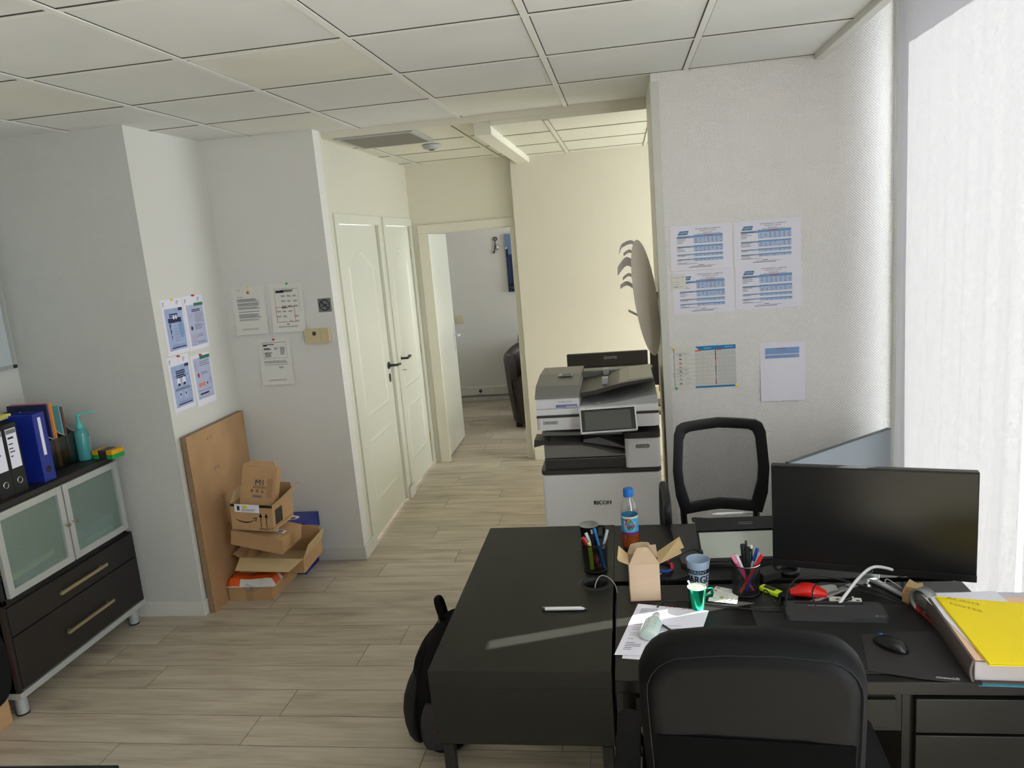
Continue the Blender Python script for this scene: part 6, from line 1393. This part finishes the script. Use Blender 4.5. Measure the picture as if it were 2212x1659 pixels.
# comparison chart
b, d = sheet('comparison_chart', 'printed comparison chart with blue bands, pinned low on patterned wall', 'chart', .296, .208, (.2215, YW, 1.0825), 0, None, math.radians(.2), PAPERW)
CB = mat('chart_blue', (20, 130, 190), .6)
y, y2 = -.0007, -.0010
b.add([(.103, y, .208), (.296, y, .208), (.296, y, .188), (.122, y, .186)][::-1], [(0, 1, 2, 3)], CB); b.add([(.097, y, 0), (.296, y, 0), (.296, y, .009), (.102, y, .009)], [(0, 1, 2, 3)], CB)
b.panel(.10, .197, .009, .185, mat('chart_grey', (216, 212, 206), .8), -.0005); b.panel(.207, .296, .009, .188, mat('chart_grey2', (206, 206, 204), .8), -.0005)
for x0, x1, z0, z1, m in ((.102, .130, .184, .190, ORNG), (.204, .230, .186, .192, mat('chart_red', (200, 50, 70), .6)), (.145, .18, .196, .198, PAPER), (.245, .285, .198, .200, PAPER), (.105, .12, .192, .194, PAPER)): b.panel(x0, x1, z0, z1, m, y2)
cols = [mat('seg_purple', (110, 50, 90), .7), mat('seg_maroon', (140, 40, 60), .7), mat('seg_orange', (230, 140, 90), .7), mat('seg_slate', (80, 90, 100), .7), mat('seg_blue', (110, 130, 180), .7), mat('seg_pink', (220, 150, 130), .7), mat('seg_brown', (100, 60, 70), .7)]
for k, m in enumerate(cols): b.panel(.198, .202, .185 - (k + 1) * .0245, .185 - k * .0245, m, y2)
R = random.Random(5)
for r in range(8):
    z = .176 - r * .0205
    b.panel(.004, .296, z - .012, z - .0114, INKL, y2)
    b.prism([(x, y, zz) for x, zz in ell(.030, z - .002, .0055, .005, 10)], (0, -.0002, 0), INKL); b.prism([(x, y2, zz) for x, zz in ell(.030, z - .002, .0042, .0038, 10)], (0, -.0002, 0), PAPERW)
    b.panel(.024, .036, z - .0095, z - .006, (INK, INK, cols[1], ORNG, INK, TBLUE, mat('seg_tan', (190, 160, 130), .7), INK)[r], y2)
    b.panel(.052, .058 + .02 * (r > 5), z - .004, z - .0025, INKL, y2)
    for g, xs in enumerate(((.140, .160, .180), (.242, .262, .282))):
        n = (3, 1, 3, 3, 2 - g, 1, 1, 1 - g)[r]
        for k in range(n): b.panel(xs[k] - .0012, xs[k] + .0012, z - .004, z - .0016, INK, y2)
for z, n in ((.178, 2), (.098, 2), (.078, 2)): b.lines(.008, .09, z, n, .005, INKL, y2, .001, .3, R)
b.panel(.0, .0012, 0, .2, INKL, y2); fin(b, d)
b, d = sheet('price_sheet', 'upright white sheet with a small blue table, right of the chart', 'price sheet', .208, .290, (.631, YW, .998), 0, None, math.radians(.3), PAPER, .006)
for z0, z1 in ((.232, .262), (.212, .227)):
    b.panel(.024, .182, z0, z1, mat('table_mid_blue', (140, 172, 222), .8), -.0015); b.lines(.03, .178, z1 - .008, 3 if z1 > .25 else 2, .008 if z1 > .25 else .006, TBLUE, -.0018, .003, .1)
    for a, c, e, f in ((.024, .182, z0, z0 + .0006), (.024, .182, z1 - .0006, z1), (.024, .0246, z0, z1), (.1814, .182, z0, z1)): b.panel(a, c, e, f, INKL, -.002)
b.panel(.07, .12, .258, .260, INKR, -.0021); fin(b, d)
for (x, z, c, l) in ((.2225, 1.287, YEL, 'yellow push pin at the top left of the chart'), (.516, 1.088, YEL, 'yellow push pin at the lower right of the chart'), (.228, 1.086, GREEN, 'green push pin at the lower left of the chart')):
    pin((x, 3.7975, z), (0, -1, 0), c, l)

# ============================================================ FAR OFFICE
t = T('light_switch', 'cream double light switch on the far office wall', 'light switch', (-1.965, 8.91, 1.0))
bx('plate', (-.045, .045, -.012, 0, -.05, .05), mat('switch_cream', (214, 208, 176), .5), t, bevel=.004); bx('rocker', (-.026, .026, -.016, -.012, -.03, .03), mat('switch_cream', (214, 208, 176), .5), t, bevel=.002)
t = T('key_hanger', 'decorative dark metal key with small ornament hanging on far wall', 'wall ornament', (-1.455, 8.905, 1.83))
b = MB(); n = 16; b.tube([(.022 * math.cos(2 * PI * i / n), -.008, .075 + .018 * math.sin(2 * PI * i / n)) for i in range(n + 1)], .006, DGREY, smooth=False); b.tube([(0, -.008, .057), (-.012, -.008, -.04), (-.022, -.008, -.085)], .006, DGREY); b.box(-.04, -.02, -.012, -.004, -.088, -.068, DGREY); b.build('key', t)
b = MB(); b.lathe([(.001, -.05), (.016, -.03), (.018, 0), (.008, .02), (.001, .025)], STEEL, c=(.018, -.014, -.01), n=12); b.build('pendant', t)
# canvas with a generic dusk skyline
t = T('wall_canvas', 'blue city skyline canvas on the far office wall, half hidden', 'picture', (-1.34, 8.91, 1.285), 0)
bx('canvas', (0, .9, -.035, 0, 0, .665), mat('canvas_dusk_blue', (112, 134, 172), .8, var=.15, varscale=3), t, bevel=.003)
b = MB(); BL1 = mat('tower_blue', (38, 56, 92), .8, var=.3, varscale=60); BL2 = mat('tower_dark', (24, 34, 52), .8, var=.3, varscale=60); R = random.Random(9)
for k, (x, w, h) in enumerate(((.0, .028, .50), (.03, .055, .43), (.09, .02, .20), (.112, .03, .17), (.145, .05, .30), (.2, .05, .2), (.26, .07, .36), (.34, .06, .25), (.42, .09, .45), (.53, .06, .3), (.6, .1, .38), (.72, .08, .22), (.82, .07, .33))):
    b.box(x + .002, x + w, -.0365 - .0004 * (k % 2), -.035, 0.002, h, BL1 if k % 2 else BL2)
    for q in range(6): xx = x + w * (.15 + .12 * q); b.box(xx, xx + .003, -.0378, -.037, .03 + .03 * (q % 3), .03 + h * .75, BL1)
b.box(0.002, .898, -.0385, -.035, .002, .10, BL2)
for k in range(40): xx = R.uniform(.01, .88); zz = R.uniform(.01, .09); b.box(xx, xx + .006, -.0392, -.0385, zz, zz + .004, PAPERW)
b.prism([(x, -.037, z) for x, z in ell(.012, .505, .009, .012, 10)], (0, -.0005, 0), PAPERW); b.build('skyline_print', t)
# tub armchair
t = T('armchair', 'dark brown leather tub armchair seen through the open doorway', 'armchair', (-.90, 7.66, 0), math.radians(-12))
BRL = mat('dark_brown_leather', (50, 40, 38), .42, bump=.2, bscale=120)
b = MB(); rings = []
n = 30
prof = [(.0, .82), (.05, .86), (.4, .95), (.70, 1.0), (.76, 1.0)]
out = []
for i in range(n + 1):
    a = math.radians(-50 + 280 * i / n); c, s_ = math.cos(a), math.sin(a)
    hgt = .74 + .13 * max(0, s_) 
    r = []
    for (f, ro, ri) in ((.02, .86, .74), (.4, .95, .76), (.92, 1.02, .76), (1.0, .99, .80)): r.append((c * .36 * ro, s_ * .36 * ro, .04 + (hgt - .04) * f))
    for (f, ri) in ((1.0, .84), (.92, .78), (.4, .78), (.02, .76)): r.append((c * .36 * ri, s_ * .36 * ri, .04 + (hgt - .04) * f))
    out.append(r)
b.rings(out, BRL); b.build('tub_shell', t)
b = MB(); b.prism([(x * 1.0, y - .03, .36) for x, y in rrect(.50, .54, .14, 6)], (0, 0, .12), BRL); b.build('seat_cushion', t, bevel=.03, seg=3)
b = MB(); b.prism([(x, y - .03, .05) for x, y in rrect(.50, .50, .14, 6)], (0, 0, .31), BRL); b.build('seat_base', t)
for x, y in ((-.2, -.2), (.2, -.2), (-.2, .2), (.2, .2)): bx('foot', (x - .025, x + .025, y - .025, y + .025, 0, .05), BLKP, t)
t = T('armchair', 'second dark tub armchair just behind the first in far office', 'armchair', (-.84, 8.50, 0), math.radians(160))
b = MB(); b.rings([[(x * 1.05, y * 1.05, z * 1.06) for x, y, z in r] for r in out], BRL); b.build('tub_shell', t)
b = MB(); b.prism([(x, y - .03, .36) for x, y in rrect(.50, .54, .14, 6)], (0, 0, .12), BRL); b.build('seat_cushion', t, bevel=.03, seg=3)
b = MB(); b.prism([(x, y - .03, .0) for x, y in rrect(.50, .50, .14, 6)], (0, 0, .36), BRL); b.build('seat_base', t)
t = T('office_chair', 'black wheeled chair base peeping past the far doorway edge', 'chair', (-.62, 6.95, 0))
base = MB()
for k in range(5): a = math.radians(72 * k + 180); base.tube([(0, 0, .11), (.30 * math.cos(a), .30 * math.sin(a), .075)], [.024, .014], BLKP)
base.build('star_base', t); b = MB(); b.cyl((0, 0, .09), (0, 0, .43), .025, STEEL); b.build('gas_column', t)
for k in range(5):
    a = math.radians(72 * k + 180); x, y = .30 * math.cos(a), .30 * math.sin(a); w = MB(); w.cyl((x, y - .02, .027), (x, y + .02, .027), .027, BLKP); w.cyl((x, y, .03), (x, y, .075), .006, STEEL); w.build('caster', t)
b = MB(); b.prism([(x + .02, y, .43) for x, y in rrect(.44, .44, .08, 6)], (0, 0, .07), BLKF); b.build('seat', t, bevel=.02, seg=3)
b = MB(); b.prism([(.20, y, z + .82) for y, z in rrect(.42, .48, .08, 6)], (.05, 0, 0), BLKF); b.tube([(.1, 0, .43), (.25, 0, .43), (.26, 0, .62)], .02, BLKP); b.build('backrest', t, bevel=.015, seg=3)
